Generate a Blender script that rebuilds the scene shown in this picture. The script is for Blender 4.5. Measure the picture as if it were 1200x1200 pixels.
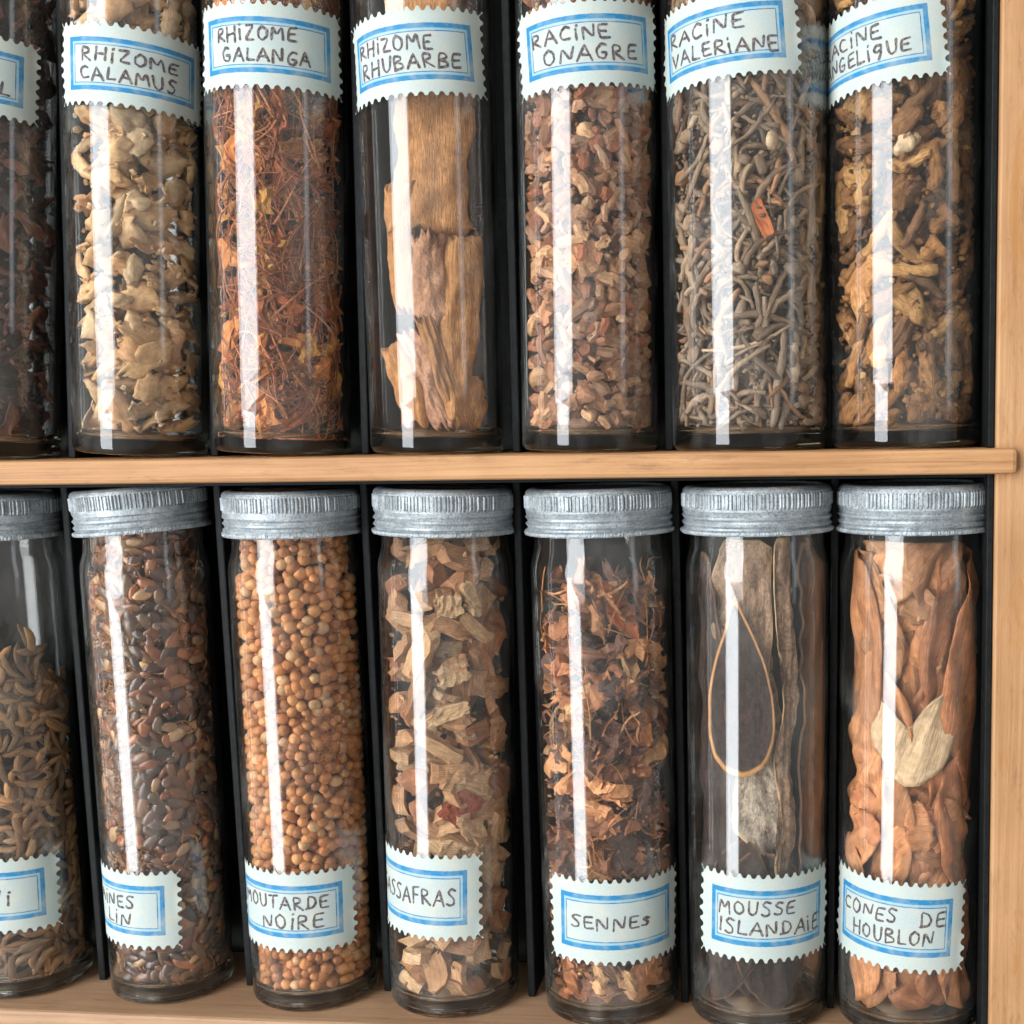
import bpy, math, random
import numpy as np
from mathutils import Matrix, Vector

for o in list(bpy.data.objects):
    bpy.data.objects.remove(o)
scene = bpy.context.scene
COL = scene.collection
S = 0.001                      # everything below is written in millimetres
R_ = math.radians
RNG = np.random.default_rng(11)

# ------------------------------------------------------------------ camera
cam_data = bpy.data.cameras.new('camera')
cam = bpy.data.objects.new('camera', cam_data)
COL.objects.link(cam)
CAM = Vector((53.195, -259.627, 6.032))
yaw, pit, rol = R_(4.2817), R_(9.361), R_(-0.848)
rgt = Vector((math.cos(yaw), math.sin(yaw), 0))
fwd = Vector((-math.sin(yaw), math.cos(yaw), 0))
look = fwd * math.cos(pit) - Vector((0, 0, 1)) * math.sin(pit)
up = fwd * math.sin(pit) + Vector((0, 0, 1)) * math.cos(pit)
cr, sr = math.cos(rol), math.sin(rol)
right2, up2 = rgt * cr + up * sr, up * cr - rgt * sr
m3 = Matrix((right2, up2, -look)).transposed()
cam.matrix_world = Matrix.Translation(CAM * S) @ m3.to_4x4()
cam_data.sensor_width = 36
cam_data.lens = 44.23
cam_data.shift_x = -0.1698
cam_data.shift_y = 0.1133
cam_data.clip_start = 0.01
cam_data.clip_end = 20
cam_data.dof.use_dof = True
cam_data.dof.focus_distance = 0.245
cam_data.dof.aperture_fstop = 60
scene.camera = cam

# ------------------------------------------------------------------ light
world = bpy.data.worlds.new('World')
scene.world = world
world.use_nodes = True
bg = world.node_tree.nodes['Background']
bg.inputs[0].default_value = (1.0, 0.97, 0.93, 1)
bg.inputs[1].default_value = 0.36


def area(name, az, dist, z, w, h, radiance, color, roll=0.0):
    d = bpy.data.lights.new(name, 'AREA')
    d.shape = 'RECTANGLE'
    d.size, d.size_y = w, h
    d.energy = radiance * math.pi * w * h
    d.color = color
    o = bpy.data.objects.new(name, d)
    COL.objects.link(o)
    p = Vector((dist * math.sin(R_(az)), -dist * math.cos(R_(az)), z))
    o.location = p
    aim = Vector((0, 0, z)) - p
    o.rotation_euler = (aim.to_track_quat('-Z', 'Y').to_matrix() @ Matrix.Rotation(R_(roll), 3, 'Z')).to_euler()
    return o


area('window_light', -35.5, 1.1, 0.47, 0.62, 1.18, 9.9, (0.91, 0.955, 1.0))
area('lower_window_light', -38.5, 1.1, -0.33, 0.40, 0.41, 12.0, (0.91, 0.955, 1.0), -6)
area('far_window_light', 66, 1.3, 0.30, 0.16, 0.9, 1.6, (0.85, 0.93, 1.0))

vs = scene.view_settings
vs.view_transform = 'Standard'
vs.look = 'None'
vs.exposure = 0.15
vs.gamma = 1.0
scene.render.engine = 'CYCLES'
cy = scene.cycles
cy.max_bounces = 14
cy.transmission_bounces = 12
cy.transparent_max_bounces = 12
cy.diffuse_bounces = 3
cy.glossy_bounces = 5
cy.caustics_refractive = True
cy.caustics_reflective = True
cy.blur_glossy = 0.3
cy.sample_clamp_indirect = 6
cy.use_denoising = True
cy.denoiser = 'OPENIMAGEDENOISE'
cy.denoising_input_passes = 'RGB_ALBEDO_NORMAL'
cy.use_adaptive_sampling = False


# ------------------------------------------------------------------ node helpers
class NT:
    def __init__(s, name):
        s.m = bpy.data.materials.new(name)
        s.m.use_nodes = True
        s.t = s.m.node_tree
        s.b = s.t.nodes['Principled BSDF']
        s.out = s.t.nodes['Material Output']

    def n(s, typ, **kw):
        nd = s.t.nodes.new(typ)
        for k, v in kw.items():
            if k.startswith('i_'):
                key = k[2:]
                key = int(key) if key.isdigit() else key.replace('_', ' ')
                s.put(nd.inputs[key], v)
            else:
                setattr(nd, k, v)
        return nd

    def put(s, sock, v):
        if isinstance(v, bpy.types.NodeSocket):
            s.t.links.new(v, sock)
        elif isinstance(v, bpy.types.Node):
            s.t.links.new(v.outputs[0], sock)
        else:
            sock.default_value = v

    def math(s, op, a, b=0.0, c=0.0, clamp=False):
        nd = s.n('ShaderNodeMath', operation=op, use_clamp=clamp)
        s.put(nd.inputs[0], a); s.put(nd.inputs[1], b); s.put(nd.inputs[2], c)
        return nd.outputs[0]

    def mix(s, f, a, b, mode='MIX'):
        nd = s.n('ShaderNodeMix', data_type='RGBA', blend_type=mode)
        s.put(nd.inputs[0], f); s.put(nd.inputs[6], a); s.put(nd.inputs[7], b)
        return nd.outputs[2]

    def ramp(s, f, stops, interp='LINEAR'):
        nd = s.n('ShaderNodeValToRGB')
        cr = nd.color_ramp
        cr.interpolation = interp
        while len(cr.elements) > 1:
            cr.elements.remove(cr.elements[-1])
        cr.elements[0].position = stops[0][0]
        cr.elements[0].color = col(stops[0][1])
        for p, c in stops[1:]:
            e = cr.elements.new(p)
            e.color = col(c)
        s.put(nd.inputs[0], f)
        return nd.outputs[0]

    def noise(s, vec, scale, detail=4, rough=.55, dist=0.0):
        nd = s.n('ShaderNodeTexNoise')
        s.put(nd.inputs['Vector'], vec)
        nd.inputs['Scale'].default_value = scale
        nd.inputs['Detail'].default_value = detail
        nd.inputs['Roughness'].default_value = rough
        nd.inputs['Distortion'].default_value = dist
        return nd.outputs[0]

    def mapping(s, vec, scale=(1, 1, 1), loc=(0, 0, 0), rot=(0, 0, 0)):
        nd = s.n('ShaderNodeMapping')
        s.put(nd.inputs[0], vec)
        nd.inputs['Location'].default_value = loc
        nd.inputs['Rotation'].default_value = rot
        nd.inputs['Scale'].default_value = scale
        return nd.outputs[0]

    def bump(s, h, strength, dist):
        nd = s.n('ShaderNodeBump')
        s.put(nd.inputs['Height'], h)
        nd.inputs['Strength'].default_value = strength
        nd.inputs['Distance'].default_value = dist * S
        s.t.links.new(nd.outputs[0], s.b.inputs['Normal'])

    def base(s, c=None, rough=None, spec=None, metal=None):
        if c is not None: s.put(s.b.inputs['Base Color'], c if not isinstance(c, tuple) else col(c))
        if rough is not None: s.put(s.b.inputs['Roughness'], rough)
        if spec is not None: s.put(s.b.inputs['Specular IOR Level'], spec)
        if metal is not None: s.put(s.b.inputs['Metallic'], metal)


def col(c):
    if isinstance(c, (int, float)):
        return (c, c, c, 1)
    return tuple(c) + ((1,) if len(c) == 3 else ())


def rgb(r, g, b, k=1.0):
    f = lambda v: ((v / 255 + .055) / 1.055) ** 2.4 if v > 10 else v / 255 / 12.92
    return tuple(min(1, f(v) * k) for v in (r, g, b))


def mm_coords(t):
    """object coordinates in millimetres"""
    tc = t.n('ShaderNodeTexCoord')
    return t.mapping(tc.outputs['Object'], (1000, 1000, 1000))


# ------------------------------------------------------------------ materials
def mat_wood(name, a, b, c, axis='X', stain=False):
    t = NT(name)
    co = mm_coords(t)
    sc = (.022, 1.1, 1.1) if axis == 'X' else (1.1, 1.1, .022)
    g1 = t.noise(t.mapping(co, sc), 1.0, 7, .7, .25)
    sc2 = (.35, 7, 7) if axis == 'X' else (7, 7, .35)
    g2 = t.noise(t.mapping(co, sc2), 1.0, 4, .6)
    big = t.noise(co, .035, 3)
    base = t.ramp(g1, [(.28, a), (.5, b), (.75, c)])
    pores = t.ramp(g2, [(.30, .72), (.42, 1.0)])
    base = t.mix(.8, base, pores, 'MULTIPLY')
    wear = t.noise(t.mapping(co, (.10, .5, .5) if axis == 'X' else (.5, .5, .10)), 1.0, 6, .75)
    base = t.mix(t.ramp(wear, [(.56, 0.0), (.70, .45)]), base, col(rgb(120, 82, 56)))
    dots = t.noise(co, 1.3, 3, .6)
    base = t.mix(t.ramp(dots, [(.72, 0.0), (.75, .6)]), base, col(rgb(96, 64, 44)))
    base = t.mix(1, base, t.ramp(big, [(.3, (.86, .82, .78)), (.65, (1.05, 1.05, 1.06))]), 'MULTIPLY')
    if stain:
        st = t.noise(t.mapping(co, (.10, .10, .028)), 1.0, 5, .7, 1.5)
        m = t.ramp(st, [(.55, 0.0), (.63, 1.0)])
        base = t.mix(t.math('MULTIPLY', m, .5), base, col(rgb(166, 112, 54)))
        cr_ = t.noise(t.mapping(co, (1.6, 1.6, .12)), 1.0, 5, .7, .4)
        base = t.mix(t.ramp(cr_, [(.73, 0.0), (.76, .8)]), base, col(rgb(90, 52, 30)))
    t.base(base, t.ramp(g1, [(0, .5), (1, .68)]), .35)
    t.bump(t.math('ADD', t.math('MULTIPLY', g2, .5), g1), .35, .12)
    return t.m


W_SHELF = mat_wood('shelf_wood', rgb(150, 106, 68), rgb(180, 134, 90), rgb(196, 152, 108))
W_FLOOR = mat_wood('floor_wood', rgb(150, 116, 88), rgb(172, 136, 104), rgb(186, 152, 120))
W_SIDE = mat_wood('side_wood', rgb(162, 118, 78), rgb(178, 134, 92), rgb(190, 150, 108), 'Z', True)


def mat_black():
    t = NT('black_paint')
    co = mm_coords(t)
    n1 = t.noise(co, .6, 5, .7)
    n2 = t.noise(t.mapping(co, (4, 4, .6)), 1.0, 3)
    t.base(t.ramp(n1, [(.3, (.0055, .0060, .0060)), (.7, (.014, .015, .015))]), t.ramp(n2, [(.3, .45), (.7, .65)]), .12)
    t.bump(n2, .4, .15)
    return t.m


M_BLACK = mat_black()


def mat_glass():
    t = NT('jar_glass')
    t.base((.99, .991, .984), 0.03)
    t.b.inputs['IOR'].default_value = 1.5
    t.b.inputs['Transmission Weight'].default_value = 1.0
    co = mm_coords(t)
    inf = t.n('ShaderNodeObjectInfo')
    offs = t.n('ShaderNodeVectorMath', operation='SCALE')
    t.put(offs.inputs[0], inf.outputs['Location']); offs.inputs['Scale'].default_value = 977.0
    add = t.n('ShaderNodeVectorMath', operation='ADD')
    t.put(add.inputs[0], co); t.put(add.inputs[1], offs.outputs[0])
    v = add.outputs[0]
    # very slight waviness of drawn glass
    wav = t.noise(t.mapping(v, (.13, .13, .02)), 1.0, 2)
    nd = t.n('ShaderNodeBump')
    t.put(nd.inputs['Height'], wav); nd.inputs['Strength'].default_value = .06; nd.inputs['Distance'].default_value = .4 * S
    t.t.links.new(nd.outputs[0], t.b.inputs['Normal'])
    t.put(t.b.inputs['Roughness'], t.ramp(t.noise(t.mapping(v, (.5, .5, .25)), 1.0, 5, .7), [(.42, .0), (.74, .07)]))
    # dust specks and a thin greasy film that lies on the glass
    specks = t.n('ShaderNodeTexVoronoi', feature='F1')
    t.put(specks.inputs['Vector'], v); specks.inputs['Scale'].default_value = .9
    gate = t.ramp(t.noise(v, .35, 3), [(.48, 0.0), (.62, 1.0)])
    sp = t.math('MULTIPLY', t.ramp(specks.outputs['Distance'], [(.05, 1.0), (.09, 0.0)]), gate)
    fn = t.noise(t.mapping(v, (.11, .11, .05)), 1.0, 4, .6)
    film = t.math('ADD', t.ramp(fn, [(.48, .0), (.80, .085)]), .006)
    fac = t.math('ADD', t.math('MULTIPLY', sp, .38), film, clamp=True)
    dust = t.n('ShaderNodeBsdfDiffuse')
    dust.inputs[0].default_value = (.60, .58, .53, 1)
    mx = t.n('ShaderNodeMixShader')
    t.put(mx.inputs[0], fac)
    t.t.links.new(t.b.outputs[0], mx.inputs[1])
    t.t.links.new(dust.outputs[0], mx.inputs[2])
    t.t.links.new(mx.outputs[0], t.out.inputs[0])
    ab = t.n('ShaderNodeVolumeAbsorption')
    ab.inputs['Color'].default_value = (.62, .66, .57, 1)
    ab.inputs['Density'].default_value = 50.0
    t.t.links.new(ab.outputs[0], t.out.inputs['Volume'])
    return t.m


M_GLASS = mat_glass()


def mat_zinc():
    t = NT('zinc_lid')
    co = mm_coords(t)
    inf = t.n('ShaderNodeObjectInfo')
    add = t.n('ShaderNodeVectorMath', operation='ADD')
    sc = t.n('ShaderNodeVectorMath', operation='SCALE')
    t.put(sc.inputs[0], inf.outputs['Location']); sc.inputs['Scale'].default_value = 733.0
    t.put(add.inputs[0], co); t.put(add.inputs[1], sc.outputs[0])
    v = add.outputs[0]
    n1 = t.noise(v, .35, 6, .7)
    n2 = t.noise(v, 2.6, 4, .7)
    c = t.ramp(n1, [(.3, rgb(138, 145, 148)), (.5, rgb(168, 175, 178)), (.72, rgb(198, 203, 204))])
    c = t.mix(t.ramp(n2, [(.40, .6), (.50, .0)]), c, col(rgb(92, 96, 98)))
    c = t.mix(t.ramp(t.noise(v, 1.5, 5, .75), [(.66, .0), (.70, .7)]), c, col(rgb(214, 218, 216)))
    t.base(c, t.ramp(n2, [(.3, .42), (.7, .66)]), .5, .5)
    c = t.mix(t.ramp(t.noise(v, .9, 6, .8), [(.64, .0), (.70, .55)]), c, col(rgb(128, 104, 84)))
    t.base(c)
    t.bump(t.math('ADD', n2, n1), .6, .14)
    return t.m


M_ZINC = mat_zinc()


def mat_label():
    t = NT('label_paper')
    uv = t.n('ShaderNodeUVMap')
    uv.uv_map = 'UVMap'
    sep = t.n('ShaderNodeSeparateXYZ')
    t.put(sep.inputs[0], uv.outputs[0])
    jit = t.noise(uv.outputs[0], 1.2, 3)
    x = t.math('ABSOLUTE', sep.outputs[0]); y = t.math('ABSOLUTE', sep.outputs[1])
    d = t.math('MAXIMUM', t.math('SUBTRACT', x, 13.2), t.math('SUBTRACT', y, 5.35))
    d = t.math('ADD', d, t.math('MULTIPLY', t.math('SUBTRACT', jit, .5), .16))
    d = t.math('MULTIPLY', t.math('ADD', d, 2.0), .5)          # 1 at the outer edge, 0 two mm in
    blue, pale, thin = (.022, .20, .40), (.27, .46, .56), (.04, .14, .28)
    paper = (.465, .52, .49)
    inner = (.43, .49, .475)
    c = t.ramp(d, [(0, inner), (.175, inner), (.20, thin), (.27, thin), (.30, pale), (.50, pale), (.54, blue), (.985, blue), (1.0, paper)])
    mott = t.noise(uv.outputs[0], 2.4, 5, .65)
    c = t.mix(1, c, t.ramp(mott, [(.3, (.90, .90, .88)), (.7, (1.03, 1.03, 1.02))]), 'MULTIPLY')
    c = t.mix(t.ramp(t.noise(uv.outputs[0], .22, 4), [(.45, 0.0), (.75, .55)]), c, col((.56, .53, .41)))
    t.base(c, .62, .3)
    t.bump(mott, .25, .05)
    return t.m


M_LABEL = mat_label()


def mat_ink():
    t = NT('felt_pen_ink')
    co = mm_coords(t)
    t.base(t.ramp(t.noise(co, 2.2, 4), [(.32, (.045, .036, .038)), (.52, (.115, .095, .095)), (.68, (.26, .23, .225))]), .7, .2)
    return t.m


M_INK = mat_ink()


def organic(name, choices, grain=(.25, 2, 2), dark=.45, rough=.8, spec=.25, bump=.5, bdist=.25, spots=0.0, scale=1.0, var=(.62, 1.18), spotcol=(.03, .018, .012), gain=1.75):
    """dried plant matter: colour picked per piece, fibre grain along the piece's own length"""
    t = NT(name)
    at = t.n('ShaderNodeAttribute', attribute_name='loc')
    inf = t.n('ShaderNodeObjectInfo')
    geo = t.n('ShaderNodeNewGeometry')
    r = t.math('FRACT', t.math('ADD', t.math('MULTIPLY', inf.outputs['Random'], 7.31), geo.outputs['Random Per Island']))
    r2 = t.math('FRACT', t.math('MULTIPLY', r, 17.7))
    off = t.n('ShaderNodeVectorMath', operation='ADD')
    t.put(off.inputs[0], at.outputs['Vector'])
    comb = t.n('ShaderNodeCombineXYZ')
    t.put(comb.inputs[0], t.math('MULTIPLY', r, 91.0)); t.put(comb.inputs[1], t.math('MULTIPLY', r2, 57.0))
    t.put(off.inputs[1], comb.outputs[0])
    v = off.outputs[0]
    g = t.noise(t.mapping(v, tuple(k * scale for k in grain)), 1.0, 5, .65, .35)
    b = t.noise(v, .45 * scale, 4, .6)
    n = len(choices)
    c = t.ramp(r, [(i / n, tuple(k * min(gain, .78 / max(choices[i])) for k in choices[i])) for i in range(n)], 'CONSTANT')
    c = t.mix(1, c, t.ramp(g, [(.25, dark), (.50, .95), (.78, 1.35)]), 'MULTIPLY')
    c = t.mix(1, c, t.ramp(b, [(.3, (.72, .66, .60)), (.65, (1.12, 1.10, 1.06))]), 'MULTIPLY')
    c = t.mix(1, c, t.ramp(r2, [(0, var[0]), (1, var[1])]), 'MULTIPLY')
    if spots:
        s_ = t.noise(v, 2.2 * scale, 4, .7)
        c = t.mix(t.ramp(s_, [(.60, 0.0), (.68, spots)]), c, col(spotcol))
    t.base(c, rough, spec)
    t.bump(t.math('ADD', g, t.math('MULTIPLY', b, .6)), bump, bdist)
    return t.m


# ------------------------------------------------------------------ mesh helpers
def mesh_from(name, V, F, mat=None, loc=None, smooth=False, uv=None):
    me = bpy.data.meshes.new(name)
    V = np.asarray(V, dtype=np.float64)
    me.from_pydata((V * S).tolist(), [], [tuple(int(i) for i in f) for f in F])
    if loc is not None:
        a = me.attributes.new('loc', 'FLOAT_VECTOR', 'POINT')
        a.data.foreach_set('vector', np.asarray(loc, dtype=np.float32).ravel())
    if uv is not None:
        l = me.uv_layers.new(name='UVMap')
        idx = np.zeros(len(me.loops), dtype=np.int32)
        me.loops.foreach_get('vertex_index', idx)
        l.data.foreach_set('uv', np.asarray(uv, dtype=np.float32)[idx].ravel())
    if mat: me.materials.append(mat)
    if smooth:
        me.polygons.foreach_set('use_smooth', [True] * len(me.polygons))
    me.update()
    return me


def link(name, me, parent=None, M=None):
    o = bpy.data.objects.new(name, me)
    COL.objects.link(o)
    if parent: o.parent = parent
    if M is not None: o.matrix_local = M
    return o


def tag(o, label, cat, group=None, kind=None):
    o['label'] = label
    o['category'] = cat
    if group: o['group'] = group
    if kind: o['kind'] = kind
    return o


def box(x0, x1, y0, y1, z0, z1, bev=0.0, shear=0.0, seg=1):
    """a box with chamfered edges; shear moves its top sideways (a board set a little askew)"""
    import bmesh
    bm = bmesh.new()
    vs_ = [bm.verts.new((x, y, z)) for x in (x0, x1) for y in (y0, y1) for z in (z0, z1)]
    for f in ((0, 1, 3, 2), (4, 6, 7, 5), (0, 4, 5, 1), (2, 3, 7, 6), (0, 2, 6, 4), (1, 5, 7, 3)):
        bm.faces.new([vs_[i] for i in f])
    bmesh.ops.recalc_face_normals(bm, faces=bm.faces)
    if bev:
        bmesh.ops.bevel(bm, geom=list(bm.edges), offset=bev, segments=2, affect='EDGES', profile=.5)
    V = np.array([v.co[:] for v in bm.verts]); bm.verts.index_update()
    F = [[v.index for v in f.verts] for f in bm.faces]
    bm.free()
    if shear:
        V[:, 0] += shear * (V[:, 2] - z0) / (z1 - z0)
    return V, F


def lathe(prof, n, closed=False):
    P = np.array(prof, dtype=float)
    k = len(P)
    th = np.linspace(0, 2 * np.pi, n, endpoint=False)
    V = np.stack([np.outer(np.cos(th), P[:, 0]), np.outer(np.sin(th), P[:, 0]), np.tile(P[:, 1], (n, 1))], -1).reshape(-1, 3)
    F = []
    for i in range(n):
        j = (i + 1) % n
        for a in range(k - 1):
            b = a + 1
            if P[a, 0] < 1e-6:
                F.append((i * k + b, j * k + b, 0 * k + a))
            elif P[b, 0] < 1e-6:
                F.append((i * k + a, j * k + a, 0 * k + b))
            else:
                F.append((i * k + a, j * k + a, j * k + b, i * k + b))
    # drop the unused axis duplicates
    used = sorted({i for f in F for i in f})
    mp = {u: q for q, u in enumerate(used)}
    return V[used], [tuple(mp[i] for i in f) for f in F]


def weld(V, F, d=1e-4):
    key = {}
    mp = []
    nv = []
    for v in V:
        k = tuple(np.round(v / d).astype(int))
        if k not in key:
            key[k] = len(nv); nv.append(v)
        mp.append(key[k])
    out = []
    for f in F:
        g = []
        for i in f:
            j = mp[i]
            if j not in g: g.append(j)
        if len(g) > 2: out.append(tuple(g))
    return np.array(nv), out


# ------------------------------------------------------------------ the case
case = bpy.data.objects.new('wooden_case', None)
COL.objects.link(case)
tag(case, 'shallow light wooden wall case with black compartments holding two rows of jars', 'case')
BZ = -117.6                     # top of the lower board
YF = -16.8                      # front edge of the boards
TOPZ = 125.0


def floor_drop(x):
    return -3.6 * (x + 95) / 170.0          # the lower board sags a little to the right


def part(name, vf, mat, parent=case, smooth=False):
    return link(name, mesh_from(name, vf[0], vf[1], mat, smooth=smooth), parent)


part('shelf_board', box(-168, 98.2, YF, 17.2, -4.8, 0, .9), W_SHELF)
fv, ff = box(-168, 94.7, YF, 17.2, BZ - 7, BZ, .8)
fv[:, 2] += [floor_drop(x) for x in fv[:, 0]]
part('shelf_board', (fv, ff), W_FLOOR)
part('shelf_board', box(-168, 98.2, YF, 17.2, TOPZ, TOPZ + 4.8, .9), W_SHELF)
part('back_panel', box(-168, 94.8, 17.3, 19.5, BZ - 7, TOPZ + 4, 0), M_BLACK)
part('side_panel', box(96.2, 122, -14.4, 19.5, BZ - 12, TOPZ + 10, .5, -3.4), W_SIDE)
part('side_lining', box(93.2, 94.35, -13.0, 17.2, .1, TOPZ - .1, .2, -1.62), M_BLACK)
part('side_lining', box(94.75, 95.95, -13.0, 17.2, BZ - 3.8, -4.9, .2, -1.5), M_BLACK)
part('shelf_lining', box(-168, 93.1, -12, 17.2, -5.6, -4.85, .1), M_BLACK)
U_DIV = [(-126, -131), (-90.8, -95.9), (-60.8, -64.8), (-30.3, -32.5), (0.2, -.6), (31.2, 31.0), (63.4, 63.6)]
L_DIV = [(-132, -134), (-98.4, -100.2), (-64.9, -65.8), (-33.3, -34.2), (-.9, -1.6), (32.0, 32.4), (64.7, 64.2)]
for (tx, bx), z0, z1 in [(d, .1, TOPZ - .1) for d in U_DIV] + [(d, BZ + .1 + floor_drop(d[0]), -5.7) for d in L_DIV]:
    if z0 > 0:
        tx = bx + (tx - bx) * (z1 - 3) / 72
    part('divider', box(bx - .8, bx + .8, -1.2, 17.2, z0, z1, .3, tx - bx), M_BLACK)

# ------------------------------------------------------------------ pen strokes
FONT = {
    'A': (.8, [[(0, 0), (.42, 1), (.8, 0)], [(.15, .38), (.68, .36)]]),
    'B': (.7, [[(.05, 0), (.08, 1), (.5, .95), (.55, .7), (.1, .53), (.6, .42), (.65, .12), (.05, 0)]]),
    'C': (.65, [[(.62, .85), (.4, 1), (.1, .75), (.03, .35), (.2, .03), (.62, .1)]]),
    'D': (.7, [[(.1, 0), (.08, 1), (.5, .85), (.68, .45), (.45, .08), (-.02, 0)]]),
    'E': (.6, [[(.6, 1), (.1, .96), (.05, .5), (.08, .02), (.62, .05)], [(.05, .52), (.5, .54)]]),
    'F': (.6, [[(.62, 1), (.12, .95), (.05, 0)], [(.08, .5), (.5, .54)]]),
    'G': (.72, [[(.62, .88), (.35, 1), (.05, .6), (.12, .1), (.5, 0), (.68, .42), (.36, .42)]]),
    'H': (.75, [[(.08, 1), (.05, 0)], [(.7, 1), (.66, 0)], [(.06, .5), (.68, .53)]]),
    'i': (.22, [[(.1, .72), (.1, 0)], [(.12, 1.02), (.15, 1.06)]]),
    'I': (.2, [[(.1, 1), (.08, 0)]]),
    'L': (.58, [[(.08, 1), (.04, .02), (.55, .04)]]),
    'M': (.9, [[(.02, 0), (.12, 1), (.42, .35), (.74, 1), (.86, 0)]]),
    'N': (.78, [[(.05, 0), (.08, 1), (.64, .05), (.72, 1.02)]]),
    'O': (.75, [[(.35, 1), (.06, .7), (.08, .2), (.38, 0), (.68, .3), (.66, .78), (.35, 1)]]),
    'P': (.62, [[(.08, 0), (.06, 1), (.55, .92), (.55, .55), (.08, .48)]]),
    'Q': (.78, [[(.62, .95), (.25, .95), (.08, .6), (.3, .38), (.6, .6), (.62, .95), (.58, .3), (.38, -.12)]]),
    'R': (.72, [[(.08, 0), (.06, 1), (.52, .9), (.52, .6), (.1, .47), (.68, 0)]]),
    'S': (.62, [[(.6, .92), (.3, 1), (.06, .76), (.55, .4), (.5, .08), (.2, 0), (.02, .12)]]),
    'T': (.66, [[(0, .96), (.66, 1)], [(.34, .97), (.3, 0)]]),
    'U': (.7, [[(.05, 1), (.08, .25), (.32, 0), (.6, .22), (.66, 1)]]),
    'V': (.7, [[(.02, 1), (.3, 0), (.68, 1)]]),
    'Z': (.68, [[(.05, .97), (.62, 1), (.05, .03), (.66, .02)]]),
    'e': (.55, [[(.5, .9), (.12, .85), (.08, .1), (.5, .15), (.5, .5), (.15, .48)]]),
    's': (.55, [[(.52, .66), (.3, .78), (.08, .62), (.28, .46), (.5, .28), (.34, .06), (.02, .14)], [(.46, .62), (.2, .60), (.40, .34), (.30, .14)]]),
    "'": (.2, [[(.1, 1.0), (.14, .82)]]),
    ' ': (.5, []),
}


def write_line(text, s0, s1, y, h, rng, slope=0.0):
    """polylines (label millimetres) of hand lettering stretched between s0 and s1"""
    gap = .22
    tot = sum(FONT[c][0] + gap for c in text) - gap
    k = (s1 - s0) / tot
    out = []
    x = s0
    for c in text:
        w, st = FONT[c]
        dy = rng.normal(0, .10); hh = h * (1 + rng.normal(0, .06)); rot = rng.normal(0, .05)
        for s_ in st:
            pts = []
            for (a, b) in s_:
                a2 = a + rng.normal(0, .018) - rot * b
                b2 = b + rng.normal(0, .018)
                pts.append((x + a2 * k, y + dy + (b2 - .5) * hh + slope * (x + a2 * k - s0)))
            out.append(pts)
        x += (w + gap) * k
    return out


def smooth_poly(pts, step=.22):
    P = np.array(pts, float)
    if len(P) > 3:                        # one round of corner cutting keeps the letters hand-made
        Q = [P[0]]
        for a, b in zip(P[:-1], P[1:]):
            Q += [a * .82 + b * .18, a * .18 + b * .82]
        Q.append(P[-1])
        P = np.array(Q)
    out = [P[0]]
    for a, b in zip(P[:-1], P[1:]):
        n = max(1, int(np.hypot(*(b - a)) / step))
        for i in range(1, n + 1):
            out.append(a + (b - a) * i / n)
    return np.array(out)


def ribbon(pts, w, rng):
    P = smooth_poly(pts)
    T = np.gradient(P, axis=0) if len(P) > 1 else np.array([[1, 0]])
    T /= np.maximum(np.hypot(T[:, 0], T[:, 1])[:, None], 1e-6)
    N = np.stack([-T[:, 1], T[:, 0]], 1)
    n = len(P)
    ww = w * (1 + .22 * np.sin(np.linspace(0, 7, n) + rng.uniform(0, 6)))
    P = np.vstack([P[0] - T[0] * w * .45, P, P[-1] + T[-1] * w * .45])
    N = np.vstack([N[0], N, N[-1]])
    ww = np.concatenate([[w * .45], ww, [w * .45]])[:, None]
    V = np.empty((2 * len(P), 2))
    V[0::2] = P + N * ww * .5
    V[1::2] = P - N * ww * .5
    F = [(2 * i, 2 * i + 1, 2 * i + 3, 2 * i + 2) for i in range(len(P) - 1)]
    return V, F


def wrap(SZ, R, cen, zc, tilt):
    """label plane (s, z) -> cylinder"""
    c, s = math.cos(tilt), math.sin(tilt)
    a = SZ[:, 0] * c - SZ[:, 1] * s
    b = SZ[:, 0] * s + SZ[:, 1] * c
    th = cen + a / R
    return np.stack([R * np.sin(th), -R * np.cos(th), zc + b], 1)


def label_grid():
    W, H, nb, mb, per = 33.0, 16.8, 17, 8, 8
    u = np.linspace(-1, 1, nb * per + 1); v = np.linspace(-1, 1, mb * per + 1)

    def bite(t, n):
        ph = ((t + 1) / 2 * n) % 1.0
        d = np.abs(ph - .5) * 2                      # 0 mid bite
        return .82 * np.sqrt(np.clip(1 - (d / .66) ** 2, 0, 1))
    U, V = np.meshgrid(u, v, indexing='ij')
    ru = np.random.default_rng(3)
    wv = np.clip((np.abs(V) - .72) / .28, 0, 1)
    wu = np.clip((np.abs(U) - .86) / .14, 0, 1)
    x = U * W / 2 - np.sign(U) * bite(V, mb) * wu * np.clip((1 - np.abs(V)) / .03, 0, 1)
    z = V * H / 2 - np.sign(V) * bite(U, nb) * wv * np.clip((1 - np.abs(U)) / .015, 0, 1)
    P = np.stack([x, z], -1).reshape(-1, 2)
    n = len(v)
    F = [(i * n + j, (i + 1) * n + j, (i + 1) * n + j + 1, i * n + j + 1) for i in range(len(u) - 1) for j in range(n - 1)]
    return P, F


LAB_P, LAB_F = label_grid()

# ------------------------------------------------------------------ lid


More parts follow.
